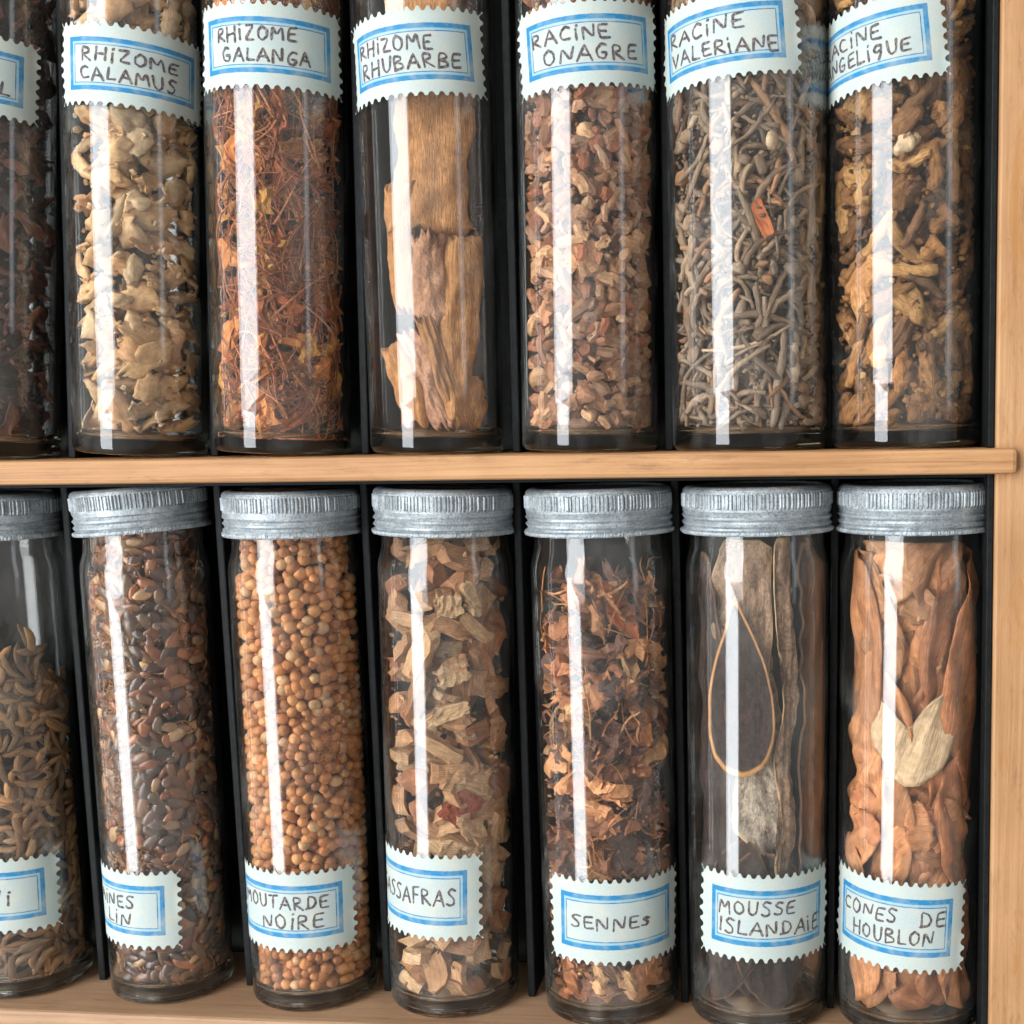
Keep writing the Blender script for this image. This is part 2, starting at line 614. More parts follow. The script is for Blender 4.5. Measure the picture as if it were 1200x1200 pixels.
def lid_mesh(seed):
    rg = np.random.default_rng(seed)
    N = 480
    th = np.linspace(0, 2 * np.pi, N, endpoint=False)
    rib = np.where(((th / (2 * np.pi) * 120) % 1) < .5, 1.0, 0.0)
    rib = rib * (1.0 + .25 * np.repeat(rg.normal(0, 1, 120), 4))
    zs = [0, .25, .7, 1.0, 1.3, 1.7, 2.1, 2.5, 2.9, 3.3, 3.6, 4.3, 4.55, 4.7, 5.0, 6.2, 7.2, 7.4, 7.7, 8.1, 8.4, 8.55, 8.6]
    rings = []
    dent = .10 * np.sin(th * 3 + rg.uniform(0, 6)) + .06 * np.sin(th * 7 + rg.uniform(0, 6))
    for z in zs:
        if z <= .7:
            r = 14.95 + (.28 if .1 < z < .9 else .1)
            r = np.full(N, r) + .05 * np.sin(th * 23 + 1) + .04 * rg.normal(0, 1, N)
        elif z <= 3.6:
            r = 14.72 + .30 * np.cos((z * 2 * np.pi / 1.25) + th * 1.0)
        elif z <= 4.55:
            r = np.full(N, 14.85)
        elif z <= 7.4:
            k = min(1, (z - 4.6) / .3, (7.45 - z) / .25) if 4.6 < z < 7.45 else 0
            r = 14.72 + .30 * rib * max(0, k)
        else:
            r = np.full(N, {7.7: 14.82, 8.1: 14.6, 8.4: 14.2, 8.55: 13.7, 8.6: 13.0}[z])
        rings.append((r + dent * .5, np.full(N, z)))
    for r, z in ((12.6, 8.25), (11.9, 8.15), (6, 8.2), (2, 8.22)):
        rings.append((np.full(N, r), np.full(N, z)))
    V = np.concatenate([np.stack([r * np.cos(th), r * np.sin(th), z], 1) for r, z in rings])
    K = len(rings)
    # inner skin so that the lid has a wall
    inner = [(14.35, 0.0), (14.2, .4), (14.2, 7.4), (12.5, 7.7), (2, 7.7)]
    for r, z in inner:
        V = np.vstack([V, np.stack([r * np.cos(th), r * np.sin(th), np.full(N, z)], 1)])
    F = []
    for k in range(K - 1):
        for i in range(N):
            j = (i + 1) % N
            F.append((k * N + i, k * N + j, (k + 1) * N + j, (k + 1) * N + i))
    for k in range(K, K + len(inner) - 1):
        for i in range(N):
            j = (i + 1) % N
            F.append((k * N + j, k * N + i, (k + 1) * N + i, (k + 1) * N + j))
    for i in range(N):
        j = (i + 1) % N
        F.append((i, K * N + i, K * N + j, j))
    F.append(tuple((K - 1) * N + i for i in range(N)))
    F.append(tuple((K + len(inner) - 1) * N + i for i in reversed(range(N))))
    V[:, 2] = V[:, 2] * 1.10 - .55
    return mesh_from('lid', V, F, M_ZINC, smooth=False)


LIDS = [lid_mesh(s) for s in (1, 2, 3)]

t_ = NT('sticker_paper')
t_.base(t_.ramp(t_.noise(mm_coords(t_), .3, 5), [(.35, rgb(120, 92, 76)), (.6, rgb(190, 170, 150))]), .8, .2)
M_STICK = t_.m

H_GLASS = 102.0
WALL = 1.15


def glass_mesh(R, H):
    Ri = R - WALL
    rn = R - 1.0
    o = [(0, .9), (R * .55, .75), (R * .78, .35), (R - 2.0, .05), (R - 1.3, 0), (R - .6, .22), (R - .18, .7), (R, 1.5), (R, 30), (R, 60), (R, H - 8.5),
         (R - .05, H - 7.4), (R - .25, H - 6.2), (R - .62, H - 5.0), (rn + .08, H - 3.8), (rn, H - 2.6), (rn, H), (rn, H + 6.6), (rn - .3, H + 7.0), (rn - .8, H + 7.0)]
    q = [(rn - 1.1, H + 6.6), (rn - 1.1, H - 2.8), (rn - 1.0, H - 4.0), (Ri - .45, H - 5.6), (Ri - .1, H - 7.4), (Ri, H - 9), (Ri, 60), (Ri, 30), (Ri, 5.4), (Ri - .3, 4.3), (Ri - 1.2, 3.6), (Ri - 3, 3.3), (Ri * .5, 3.3), (0, 3.4)]
    V, F = lathe(o + q, 144)
    V, F = weld(V, F)
    me = mesh_from('glass_body', V, F, M_GLASS, smooth=True)
    return me


# jars: key, base x, top x at 72/82 mm, radius, facing angle, label centre, label z, tilt, lid lean (deg), lines of writing
JARS = {}
SPEC = [
    ('U0', -114.5, -106.7, 72, 13.8, 31, 4, 74.2, -1, 0, 15.2, [("i'", 5.5, 8.6, 2.0, 2.6), ('UL', 6.0, 11.0, -2.1, 2.7)]),
    ('U1', -80.9, -76.1, 72, 13.2, 26, 26, 74.3, -1.6, 0, 15.2, [('RHiZOME', -10.3, 8.8, 1.9, 2.6), ('CALAMUS', -10.4, 8.5, -1.9, 2.6)]),
    ('U2', -50.2, -46.5, 72, 13.8, 21, 13, 76.9, 1.2, 0, 15.7, [('RHiZOME', -10.4, 5.8, 2.0, 2.7), ('GALANGA', -9, 8.6, -1.9, 2.6)]),
    ('U3', -17.35, -16.2, 72, 13.5, 15, 0, 74.8, 4.5, 0, 15.8, [('RHiZOME', -11.8, 5, 2.0, 2.7), ('RHUBARBE', -11.2, 10.3, -2.0, 2.7)]),
    ('U4', 14.65, 16.0, 72, 13.9, 8, 9, 75.3, 5.0, 0, 15.6, [('RACiNE', -12, 4.3, 1.9, 2.6), ('ONAGRE', -9.3, 10, -2.0, 2.8)]),
    ('U5', 47.5, 47.2, 72, 15.8, 2, -20, 75.3, 4.5, 0, 15.4, [('RACiNE', -12, 5.6, 1.9, 2.7), ('VALERiANE', -11.4, 12, -1.9, 2.6)]),
    ('U6', 78.6, 77.6, 72, 14.9, -5, -38, 73.3, 6.0, 0, 15.4, [('RACiNE', -11.5, 4.4, 1.9, 2.7), ('ANGELiQUE', -11.5, 9.6, -1.8, 2.6)]),
    ('L0', -118.2, -116.4, 82, 13.6, 32, -3, -93.1, -1.5, 0, 17, [('CARVi', -8, 6.4, -.2, 3.0)]),
    ('L1', -83.9, -82.5, 82, 13.0, 27, -34, -95.7, -2, 4.5, 17.5, [('GRAiNES', -11, 6.8, 1.6, 2.6), ('LiN', -1, 5.8, -2.0, 2.6)]),
    ('L2', -50.7, -49.5, 82, 13.6, 21, -7, -95.5, -1, .8, 18.2, [('MOUTARDE', -11.8, 10.2, 1.7, 2.6), ('NOiRE', -5, 9, -2.1, 2.7)]),
    ('L3', -18.9, -17.0, 82, 14.1, 15, -27, -91.8, -1, 0, 18.9, [('SASSAFRAS', -11.5, 11, .1, 3.2)]),
    ('L4', 16.3, 16.2, 82, 14.7, 8, 15, -96.4, -1.5, .6, 18.8, [('SENNEs', -10.8, 7, 0, 2.5)]),
    ('L5', 48.4, 48.7, 82, 14.8, 2, 12, -95.0, -1.5, .6, 19, [('MOUSSE', -11.8, 5, 1.8, 2.6), ('ISLANDAiE', -11.5, 12.3, -1.9, 2.6)]),
    ('L6', 80.9, 80.9, 82, 15.1, -5, -21, -96.1, -2.5, .3, 19.4, [('CONES', -12.2, 1.3, 1.7, 2.6), ('DE', 6.6, 11.8, 1.7, 2.6), ('HOUBLON', -9, 9.4, -2.1, 2.6)]),
]
JLAB = {
    'U0': 'dark brown herb jar cut off by the left edge, upper row, label ending UL',
    'U1': 'upper row jar labelled RHiZOME CALAMUS filled with pale cream root slices',
    'U2': 'upper row jar labelled RHiZOME GALANGA filled with reddish fibrous shreds',
    'U3': 'upper row jar labelled RHiZOME RHUBARBE holding a few long tan slabs',
    'U4': 'upper row jar labelled RACiNE ONAGRE filled with small cut root pieces',
    'U5': 'wide upper row jar labelled RACiNE VALERiANE filled with grey brown rootlets',
    'U6': 'upper row jar beside the side panel, labelled RACiNE ANGELiQUE, ochre root lumps',
    'L0': 'lower row jar cut off by the left edge, part filled with caraway seed',
    'L1': 'lower row jar labelled GRAiNES LiN with a crooked lid and brown flax seeds',
    'L2': 'lower row jar labelled MOUTARDE NOiRE filled with round orange seeds',
    'L3': 'lower row jar labelled SASSAFRAS filled with tan and reddish wood chips',
    'L4': 'lower row jar with the one word label SENNES over crumpled brown leaf bits',
    'L5': 'lower row jar labelled MOUSSE iSLANDAiSE holding large dark leathery lobes',
    'L6': 'lower row jar beside the side panel, CONES DE HOUBLON, with orange papery bracts',
}
for ji, (key, bx, tx, span, R, az, cen, zc, tilt, lidlean, LH, lines) in enumerate(SPEC):
    rg = np.random.default_rng(100 + ji)
    zb = .12 if key[0] == 'U' else BZ + .12 + floor_drop(bx)
    HG = 102.0 if key[0] == 'U' else -15.95 - zb
    lean = math.atan2(tx - bx, span)
    root = bpy.data.objects.new('glass_jar', None)
    root.empty_display_size = .01
    COL.objects.link(root)
    # the base point was read a few millimetres up, shift it down the lean
    M = Matrix.Translation(Vector(((bx - 3 * math.tan(lean)), 0, zb + abs(math.sin(lean)) * (R - 1.3))) * S) @ Matrix.Rotation(lean, 4, 'Y')
    root.matrix_world = M
    tag(root, JLAB[key], 'jar', 'glass jars with zinc lids standing in two rows')
    g = link('glass_body', glass_mesh(R, HG), root)
    lm = Matrix.Translation((0, 0, HG * S)) @ Matrix.Rotation(R_(-lidlean), 4, 'Y') @ Matrix.Rotation(rg.uniform(0, 6.28), 4, 'Z') @ Matrix.Diagonal((R / 14.35 * 1.0, R / 14.35 * 1.0, 1, 1))
    if lidlean > 2: lm = Matrix.Translation((0, 0, .9 * S)) @ lm
    lid = link('lid', LIDS[ji % 3], root, lm)
    if key in ('L1', 'L2', 'L3'):
        r2 = np.random.default_rng(ji)
        th = np.linspace(0, 2 * np.pi, 40, endpoint=False)
        rr = 10.5 + .5 * r2.normal(0, 1, 40).cumsum() / 6
        V = [(0, 0, 9.0)] + [(a * .5 * math.cos(b), a * .5 * math.sin(b), 8.95) for a, b in zip(rr, th)] + [(a * math.cos(b), a * math.sin(b), 9.0 + .35 * max(0, math.sin(b * 2 + ji))) for a, b in zip(rr, th)]
        F = [(0, 1 + i, 1 + (i + 1) % 40) for i in range(40)] + [(1 + i, 41 + i, 41 + (i + 1) % 40, 1 + (i + 1) % 40) for i in range(40)]
        link('lid_sticker', mesh_from('lid_sticker', V, F, M_STICK), lid)
    lz = zc - zb
    cR, tR = R_(cen), R_(tilt)
    Vl = wrap(LAB_P * np.array([1, LH / 16.8]), R + .07, cR, lz, tR)
    lift = np.clip((np.abs(LAB_P[:, 0]) - 14.6) / 1.9, 0, 1) ** 2 * .35 * np.clip(np.sin(LAB_P[:, 1] * .35 + ji * 1.7), 0, 1) + np.clip((np.abs(LAB_P[:, 1]) - 7.2) / 1.2, 0, 1) ** 2 * .22 * np.clip(np.sin(LAB_P[:, 0] * .3 + ji * 2.3), 0, 1)
    rad_ = np.hypot(Vl[:, 0], Vl[:, 1])
    Vl[:, :2] *= (1 + lift / rad_)[:, None]
    lab = link('paper_label', mesh_from('paper_label', Vl, LAB_F, M_LABEL, uv=LAB_P, smooth=True), root)
    VV, FF, n0 = [], [], 0
    for (txt, s0, s1, y, h) in lines:
        for st in write_line(txt, s0, s1, y, h, rg, rg.normal(0, .012)):
            v, f = ribbon([(a * .97, b * LH / 16.8) for a, b in st], .45, rg)
            VV.append(v); FF += [tuple(i + n0 for i in q) for q in f]; n0 += len(v)
    Vt = wrap(np.vstack(VV), R + .12, cR, lz, tR)
    Vt[:, :] += 0
    link('handwriting', mesh_from('handwriting', Vt, FF, M_INK), lab)
    JARS[key] = dict(M=M, R=R, Ri=R - WALL, az=R_(az), root=root)

# ------------------------------------------------------------------ pieces


def sheet(L, W, t, nu=7, nv=5, curl=(0, 0), twist=0, jag=.15, noise=.1, taper=.3, tp=2.5, rng=RNG, bulge=0.0):
    """a thin solid with ragged outline: chip, slice, leaf, bract, plank. x length, y width, z thickness"""
    a = np.linspace(-1, 1, nu); b = np.linspace(-1, 1, nv)
    A, B = np.meshgrid(a, b, indexing='ij')
    wl = 1 - taper * np.abs(a) ** tp + rng.normal(0, jag, nu)
    wr = 1 - taper * np.abs(a) ** tp + rng.normal(0, jag, nu)
    e0 = rng.normal(0, jag, nv); e1 = rng.normal(0, jag, nv)
    w = np.where(B > 0, wr[:, None], wl[:, None]) * B
    ends = np.where(A > 0, e1[None, :], e0[None, :]) * np.abs(A) ** 2
    X = (A + ends * .5) * L / 2
    Y = w * W / 2
    Z = curl[0] * A ** 2 + curl[1] * B ** 2 + twist * A * B + rng.normal(0, noise, A.shape)
    tt = t * (1 - bulge * np.maximum(np.abs(A), np.abs(B)) ** 2) * (1 + rng.normal(0, .12, A.shape))
    top = np.stack([X, Y, Z + tt / 2], -1).reshape(-1, 3)
    bot = np.stack([X, Y, Z - tt / 2], -1).reshape(-1, 3)
    V = np.vstack([top, bot])
    n = nu * nv
    F = []
    for i in range(nu - 1):
        for j in range(nv - 1):
            q = i * nv + j
            F.append((q, q + nv, q + nv + 1, q + 1))
            F.append((n + q + 1, n + q + nv + 1, n + q + nv, n + q))
    rim = [i * nv for i in range(nu)] + [(nu - 1) * nv + j for j in range(1, nv)] + [i * nv + nv - 1 for i in range(nu - 2, -1, -1)] + [j for j in range(nv - 2, 0, -1)]
    for p, q in zip(rim, rim[1:] + rim[:1]):
        F.append((q, p, n + p, n + q))
    return V, F


def tube(P, r, ns=6, flat=1.0):
    P = np.array(P, float); n = len(P)
    r = np.broadcast_to(r, (n,))
    T = np.gradient(P, axis=0); T /= np.linalg.norm(T, axis=1)[:, None]
    ref = np.array([.13, .21, .97])
    N = np.cross(T, ref); N /= np.linalg.norm(N, axis=1)[:, None]
    B = np.cross(T, N)
    th = np.linspace(0, 2 * np.pi, ns, endpoint=False)
    V = (P[:, None, :] + r[:, None, None] * (N[:, None, :] * np.cos(th)[None, :, None] + flat * B[:, None, :] * np.sin(th)[None, :, None])).reshape(-1, 3)
    F = []
    for i in range(n - 1):
        for j in range(ns):
            k = (j + 1) % ns
            F.append((i * ns + j, i * ns + k, (i + 1) * ns + k, (i + 1) * ns + j))
    F.append(tuple(range(ns))[::-1]); F.append(tuple((n - 1) * ns + j for j in range(ns)))
    return V, F


def ico(sub=2):
    import bmesh
    bm = bmesh.new()
    bmesh.ops.create_icosphere(bm, subdivisions=sub, radius=1)
    bm.verts.index_update()
    V = np.array([v.co[:] for v in bm.verts]); F = [tuple(v.index for v in f.verts) for f in bm.faces]
    bm.free()
    return V, F


ICO1, ICO2, ICO3 = ico(1), ico(2), ico(3)


def blob(sx, sy, sz, amp=.15, base=ICO2, rng=RNG, freq=1.6):
    V, F = base
    V = V.copy()
    d = np.zeros(len(V))
    for k in range(5):
        f = rng.normal(0, freq * (1 + k * .6), 3); d += np.sin(V @ f + rng.uniform(0, 6)) / (1 + k * .5)
    V = V * (1 + amp * d[:, None] / 2) * np.array([sx, sy, sz]) / 2
    return V, F


def curved(L, r, bend, n=6, taper=.3, wob=.1, ns=6, rng=RNG, tip=1.0):
    a = np.linspace(-1, 1, n)
    ph = rng.uniform(0, 6.28)
    y = bend * (a ** 2 - .4) + wob * rng.normal(0, 1, n)
    z = .4 * bend * np.sin(a * 2 + ph) + wob * rng.normal(0, 1, n)
    rr = r * (1 - taper * np.abs(a) ** (2 * tip)) * (1 + .12 * rng.normal(0, 1, n))
    return tube(np.stack([a * L / 2, y, z], 1), np.maximum(rr, .05), ns)


def rg_(s): return np.random.default_rng(s)


def er(th): return np.array([math.sin(th), -math.cos(th), 0.0])
def et(th): return np.array([math.cos(th), math.sin(th), 0.0])


def place(V, Ri, th, z, yawr, flat, zlo, rng, zhi=None):
    """lay a piece against the inside of the glass: returns rotation and position that keep every vertex inside"""
    r_, t__ = er(th), et(th)
    X = math.cos(yawr) * t__ + math.sin(yawr) * np.array([0, 0, 1])
    Zax = r_
    Y = np.cross(Zax, X)
    Rm = np.stack([X, Y, Zax], 1)
    ax = rng.normal(0, 1, 3); ax /= np.linalg.norm(ax)
    J = np.array(Matrix.Rotation(rng.normal(0, flat), 3, Vector(ax)))
    Rm = J @ Rm
    P = V @ Rm.T
    rho = Ri - .2
    pos = np.array([0, 0, 0.0])
    for _ in range(4):
        pos = r_ * rho
        m = np.hypot(P[:, 0] + pos[0], P[:, 1] + pos[1]).max() + (1.15 if P[:, 2].max() + z > 94.5 else 0)
        rho -= (m - (Ri - .12)) * 1.02
        if abs(m - Ri + .12) < .02: break
    lo = (P[:, 2] + z).min()
    if lo < zlo: z += zlo - lo
    if zhi is not None:
        hi = (P[:, 2] + z).max()
        if hi > zhi: z -= hi - zhi
    pos = r_ * rho + np.array([0, 0, z])
    return Rm, pos, rho


def spread(n, az, half, Ri, z0, z1, rng, tries=14, occ=None):
    pts = []
    P = np.zeros((n, 2)); k = 0
    while k < n:
        c = np.stack([rng.uniform(-half, half, tries) * Ri, rng.uniform(z0, z1, tries)], 1)
        if occ is not None:
            c = c[[occ(a / Ri, b) for a, b in c]]
            if len(c) == 0: continue
        if k:
            d = ((c[:, None, :] - P[None, :k, :]) ** 2).sum(-1).min(1)
            b = c[d.argmax()]
        else:
            b = c[0]
        P[k] = b; k += 1
    P[:, 0] = P[:, 0] / Ri
    return P + np.array([az, 0])


def zone(z, a):
    v = 'near the foot' if z < 14 else 'low' if z < 34 else 'at mid height' if z < 66 else 'high up' if z < 92 else 'near the rim'
    h = 'left side' if a < -.42 else 'right side' if a > .42 else 'centre'
    return ', ' + v + ', ' + h


def fill(key, kind, cat, label, group, protos, mat, n, z0=4.4, z1=102.0, half=1.38, flat=.35, yawf=None, inner=None, inner_n=None, smooth=False, limit=290, inset=2.6, occ=None, seed=0, size=(.8, 1.2), core=True, core_r=None, inner_mat=None, stuff_name=None, stuff_label=None):
    j = JARS[key]; rng = np.random.default_rng(500 + seed)
    Ri, az, M = j['Ri'], j['az'], j['M']
    meshes = [mesh_from(kind, v, f, mat, loc=v, smooth=smooth) for v, f in protos]
    pts = spread(n, az, half, Ri, z0, z1, rng, occ=occ)
    order = np.argsort(np.abs(pts[:, 0] - az))
    VV, FF, LL, n0 = [], [], [], 0

    def add(v, f, l):
        nonlocal n0
        VV.append(v); FF.extend(tuple(i + n0 for i in q) for q in f); LL.append(l); n0 += len(v)
    for c, i in enumerate(order):
        th, z = pts[i]
        k = int(rng.integers(len(protos)))
        s = rng.uniform(*size)
        v, f = protos[k]
        yw = yawf(rng) if yawf else rng.uniform(0, 6.28)
        Rm, pos, _ = place(v * s, Ri, th, z, yw, flat, 3.7, rng, 105.0)
        if c < limit:
            m = Matrix(((*Rm[0] * s, pos[0] * S), (*Rm[1] * s, pos[1] * S), (*Rm[2] * s, pos[2] * S), (0, 0, 0, 1)))
            o = bpy.data.objects.new(kind, meshes[k]); COL.objects.link(o)
            o.matrix_world = M @ m
            tag(o, label + zone(z, th - az), cat, group)
        else:
            add((v * s) @ Rm.T + pos, f, v)
    # a second layer behind the first, seen through its gaps
    ni = inner_n if inner_n is not None else int(n * .6)
    ip = inner or protos
    if ni:
        for th, z in spread(ni, az, half, Ri, z0, z1, rng, tries=5, occ=occ):
            k = int(rng.integers(len(ip))); s = rng.uniform(*size)
            v, f = ip[k]
            Rm, pos, _ = place(v * s, Ri - inset, th, z, yawf(rng) if yawf else rng.uniform(0, 6.28), flat * 1.5, 4.0, rng, 104.5)
            add((v * s) @ Rm.T + pos, f, v)
    if VV:
        me = mesh_from(kind + '_filling', np.vstack(VV), FF, inner_mat or mat, loc=np.vstack(LL), smooth=smooth)
        o = link(stuff_name or (kind + '_filling'), me); o.matrix_world = M
        tag(o, stuff_label or ('mass of ' + group + ', behind the pieces against the glass'), cat, kind='stuff')
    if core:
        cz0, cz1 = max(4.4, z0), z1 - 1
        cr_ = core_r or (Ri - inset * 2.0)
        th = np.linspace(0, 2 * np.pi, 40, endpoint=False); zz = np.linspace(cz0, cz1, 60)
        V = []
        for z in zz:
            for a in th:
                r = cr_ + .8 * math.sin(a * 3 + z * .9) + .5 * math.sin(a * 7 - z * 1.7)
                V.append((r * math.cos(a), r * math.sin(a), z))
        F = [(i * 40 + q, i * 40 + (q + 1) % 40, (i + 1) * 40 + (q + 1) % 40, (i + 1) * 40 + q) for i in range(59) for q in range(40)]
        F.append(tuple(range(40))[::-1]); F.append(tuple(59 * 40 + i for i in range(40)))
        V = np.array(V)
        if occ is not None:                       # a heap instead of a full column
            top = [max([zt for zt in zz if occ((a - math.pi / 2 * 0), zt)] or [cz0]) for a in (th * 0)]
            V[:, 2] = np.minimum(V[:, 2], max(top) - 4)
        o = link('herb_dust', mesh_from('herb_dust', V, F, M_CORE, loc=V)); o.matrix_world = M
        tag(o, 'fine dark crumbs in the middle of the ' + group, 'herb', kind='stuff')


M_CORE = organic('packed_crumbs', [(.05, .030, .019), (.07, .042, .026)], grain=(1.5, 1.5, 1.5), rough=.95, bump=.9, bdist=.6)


def crumbs(key, n, mat, label, size=(.5, 1.5), depth=3.0, seed=0, z1=102, ang=(-1.45, 1.45), z0=4.4):
    """small debris that fills the gaps: too many to count"""
    j = JARS[key]; g = rg_(700 + seed)
    VV, FF, LL, n0 = [], [], [], 0
    base = [blob(1, .8, .6, .5, ICO1, g) for _ in range(6)]
    for _ in range(n):
        v, f = base[g.integers(6)]
        k = g.uniform(*size)
        Rm = np.array(Matrix.Rotation(g.uniform(0, 6), 3, Vector(g.normal(0, 1, 3))))
        th = j['az'] + (g.uniform(*ang) if ang == (-1.45, 1.45) else g.triangular(ang[0], sum(ang) / 2, ang[1])); rho = j['Ri'] - .15 - k * .55 - g.uniform(0, 1) * depth
        p = (v * k) @ Rm.T + er(th) * rho + np.array([0, 0, g.uniform(z0, z1)])
        if p[:, 2].max() > 94.5: p -= er(th) * 1.15
        VV.append(p); LL.append(v * k * 2); FF += [tuple(i + n0 for i in q) for q in f]; n0 += len(v)
    o = link('crumbs', mesh_from('crumbs', np.vstack(VV), FF, mat, loc=np.vstack(LL))); o.matrix_world = j['M']
    tag(o, label, 'crumbs', kind='stuff')


def place_one(key, kind, cat, label, vf, mat, th, z, yawr, flat=0.0, smooth=False, depth=0.0, seed=1, group=None):
    """one particular piece; th is relative to the direction in which the jar faces the viewer"""
    j = JARS[key]; rng = np.random.default_rng(seed)
    v, f = vf
    Rm, pos, _ = place(v, j['Ri'] - depth, j['az'] + th, z, yawr, flat, 3.7, rng, 105.0)
    o = link(kind, mesh_from(kind, v, f, mat, loc=v, smooth=smooth))
    m = Matrix(((*Rm[0], pos[0] * S), (*Rm[1], pos[1] * S), (*Rm[2], pos[2] * S), (0, 0, 0, 1)))
    o.matrix_world = j['M'] @ m
    tag(o, label, cat, group)
    return o




# ---- upper row
# dark crumbly herb cut off at the left
M_DARK = organic('dark_herb', [rgb(70, 48, 40), rgb(92, 60, 48), rgb(58, 44, 42), rgb(112, 74, 56)], rough=.7, var=(.5, 1.1))
g = rg_(1)
fill('U0', 'herb_fragment', 'herb', 'dark brown herb fragment in the half seen upper jar', 'dark herb fragments in the leftmost upper jar',
     [sheet(g.uniform(4, 8), g.uniform(1.5, 3.5), .7, 6, 4, (g.normal(0, .8), g.normal(0, .6)), g.normal(0, .6), .25, .15, rng=g) for _ in range(7)], M_DARK, 110, inset=2.5, flat=.7, seed=1)

M_CAL = organic('calamus_root', [rgb(214, 172, 126), rgb(222, 184, 140), rgb(196, 150, 106), rgb(216, 174, 128), rgb(228, 196, 156)], grain=(.7, 1.6, 1.6), dark=.76, rough=.85, bump=.6, bdist=.35, var=(.74, 1.08), gain=1.9)
g = rg_(2)
P = []
for q in range(12):
    if q % 4:
        P.append(sheet(g.uniform(5, 10), g.uniform(3.4, 6.0), g.uniform(.7, 1.4), 9, 7, (g.normal(0, 1.1), g.normal(0, 1.0)), g.normal(0, 1.0), .15, .10, .55, 1.6, rng=g, bulge=.4))
    else:
        P.append(blob(g.uniform(4, 6), g.uniform(3, 4.2), g.uniform(2, 3), .55, ICO3, g, 2.4))
fill('U1', 'root_chip', 'root chip', 'pale cream calamus root chip in the jar labelled RHiZOME CALAMUS', 'pale calamus root chips', P, M_CAL, 125, flat=.8, smooth=True, inset=3.6, seed=2)

M_GAL = organic('galanga_fibre', [rgb(164, 102, 70), rgb(142, 88, 62), rgb(184, 122, 84), rgb(122, 76, 56)], grain=(.4, 3, 3), rough=.85, bump=.6, var=(.55, 1.15))
M_GALC = organic('galanga_chunk', [rgb(176, 114, 66), rgb(150, 86, 54), rgb(190, 138, 76)], grain=(.3, 2.5, 2.5), rough=.85, bump=.8, var=(.7, 1.1))
g = rg_(3)
P = [sheet(g.uniform(6, 13), g.uniform(2.0, 4.5), g.uniform(.8, 2), 9, 5, (g.normal(0, 1.2), g.normal(0, .6)), g.normal(0, .8), .32, .25, .5, rng=g) for _ in range(8)]
fill('U2', 'root_shred', 'root shred', 'reddish brown galanga shred in the jar labelled RHiZOME GALANGA', 'reddish galanga shreds', P, M_GALC, 95, flat=.6, inset=3.2, seed=3, yawf=lambda r: math.pi / 2 + r.normal(0, .75), inner_mat=M_GAL)


def fibres(key, n, mat, name, label, rad, Lr, seed, bend=2.0, yaws=.9, z0=4, z1=98, depth=1.6):
    """loose fine fibres: far too many to count"""
    j = JARS[key]; g = rg_(seed)
    VV, FF, n0 = [], [], 0
    for _ in range(n):
        L = g.uniform(*Lr); m = 9
        yw = math.pi / 2 + g.normal(0, yaws)
        s = np.linspace(-.5, .5, m) * L
        w = bend * (np.sin(np.linspace(0, g.uniform(2, 5), m) + g.uniform(0, 6)))
        th = j['az'] + g.uniform(-1.2, 1.2) + (s * math.cos(yw) - w * math.sin(yw)) / j['Ri']
        z = np.clip(g.uniform(z0, z1) + s * math.sin(yw) + w * math.cos(yw), 3.2, 100)
        rho = j['Ri'] - .25 - rad[1] - np.clip(g.uniform(0, depth) + .5 * np.sin(np.linspace(0, 4, m) + g.uniform(0, 6)), 0, 4)
        P = np.stack([rho * np.sin(th), -rho * np.cos(th), z], 1)
        v, f = tube(P, g.uniform(*rad) * np.linspace(1, .5, m), 4)
        VV.append(v); FF += [tuple(i + n0 for i in q) for q in f]; n0 += len(v)
    V = np.vstack(VV)
    o = link(name, mesh_from(name, V, FF, mat, loc=V)); o.matrix_world = j['M']
    tag(o, label, 'fibres', kind='stuff')


fibres('U2', 620, M_GAL, 'root_fibres', 'tangle of fine rust brown fibres in the jar labelled RHiZOME GALANGA', (.07, .28), (6, 20), 31)

# rhubarb slabs
M_RHU = organic('rhubarb_root', [rgb(174, 124, 80), rgb(182, 132, 88), rgb(166, 118, 76)], grain=(.35, 3.5, 3.5), dark=.55, rough=.85, bump=1.0, bdist=.5, spots=.35, var=(.9, 1.05), spotcol=rgb(120, 66, 36))
M_RHU2 = organic('rhubarb_bark', [rgb(168, 124, 96), rgb(174, 130, 104), rgb(164, 124, 98)], grain=(1.2, 1.8, 1.8), dark=.6, rough=.85, bump=1.0, bdist=.6, spots=.6, var=(.9, 1.05), spotcol=rgb(120, 64, 50))
GR = 'rhubarb root slabs'


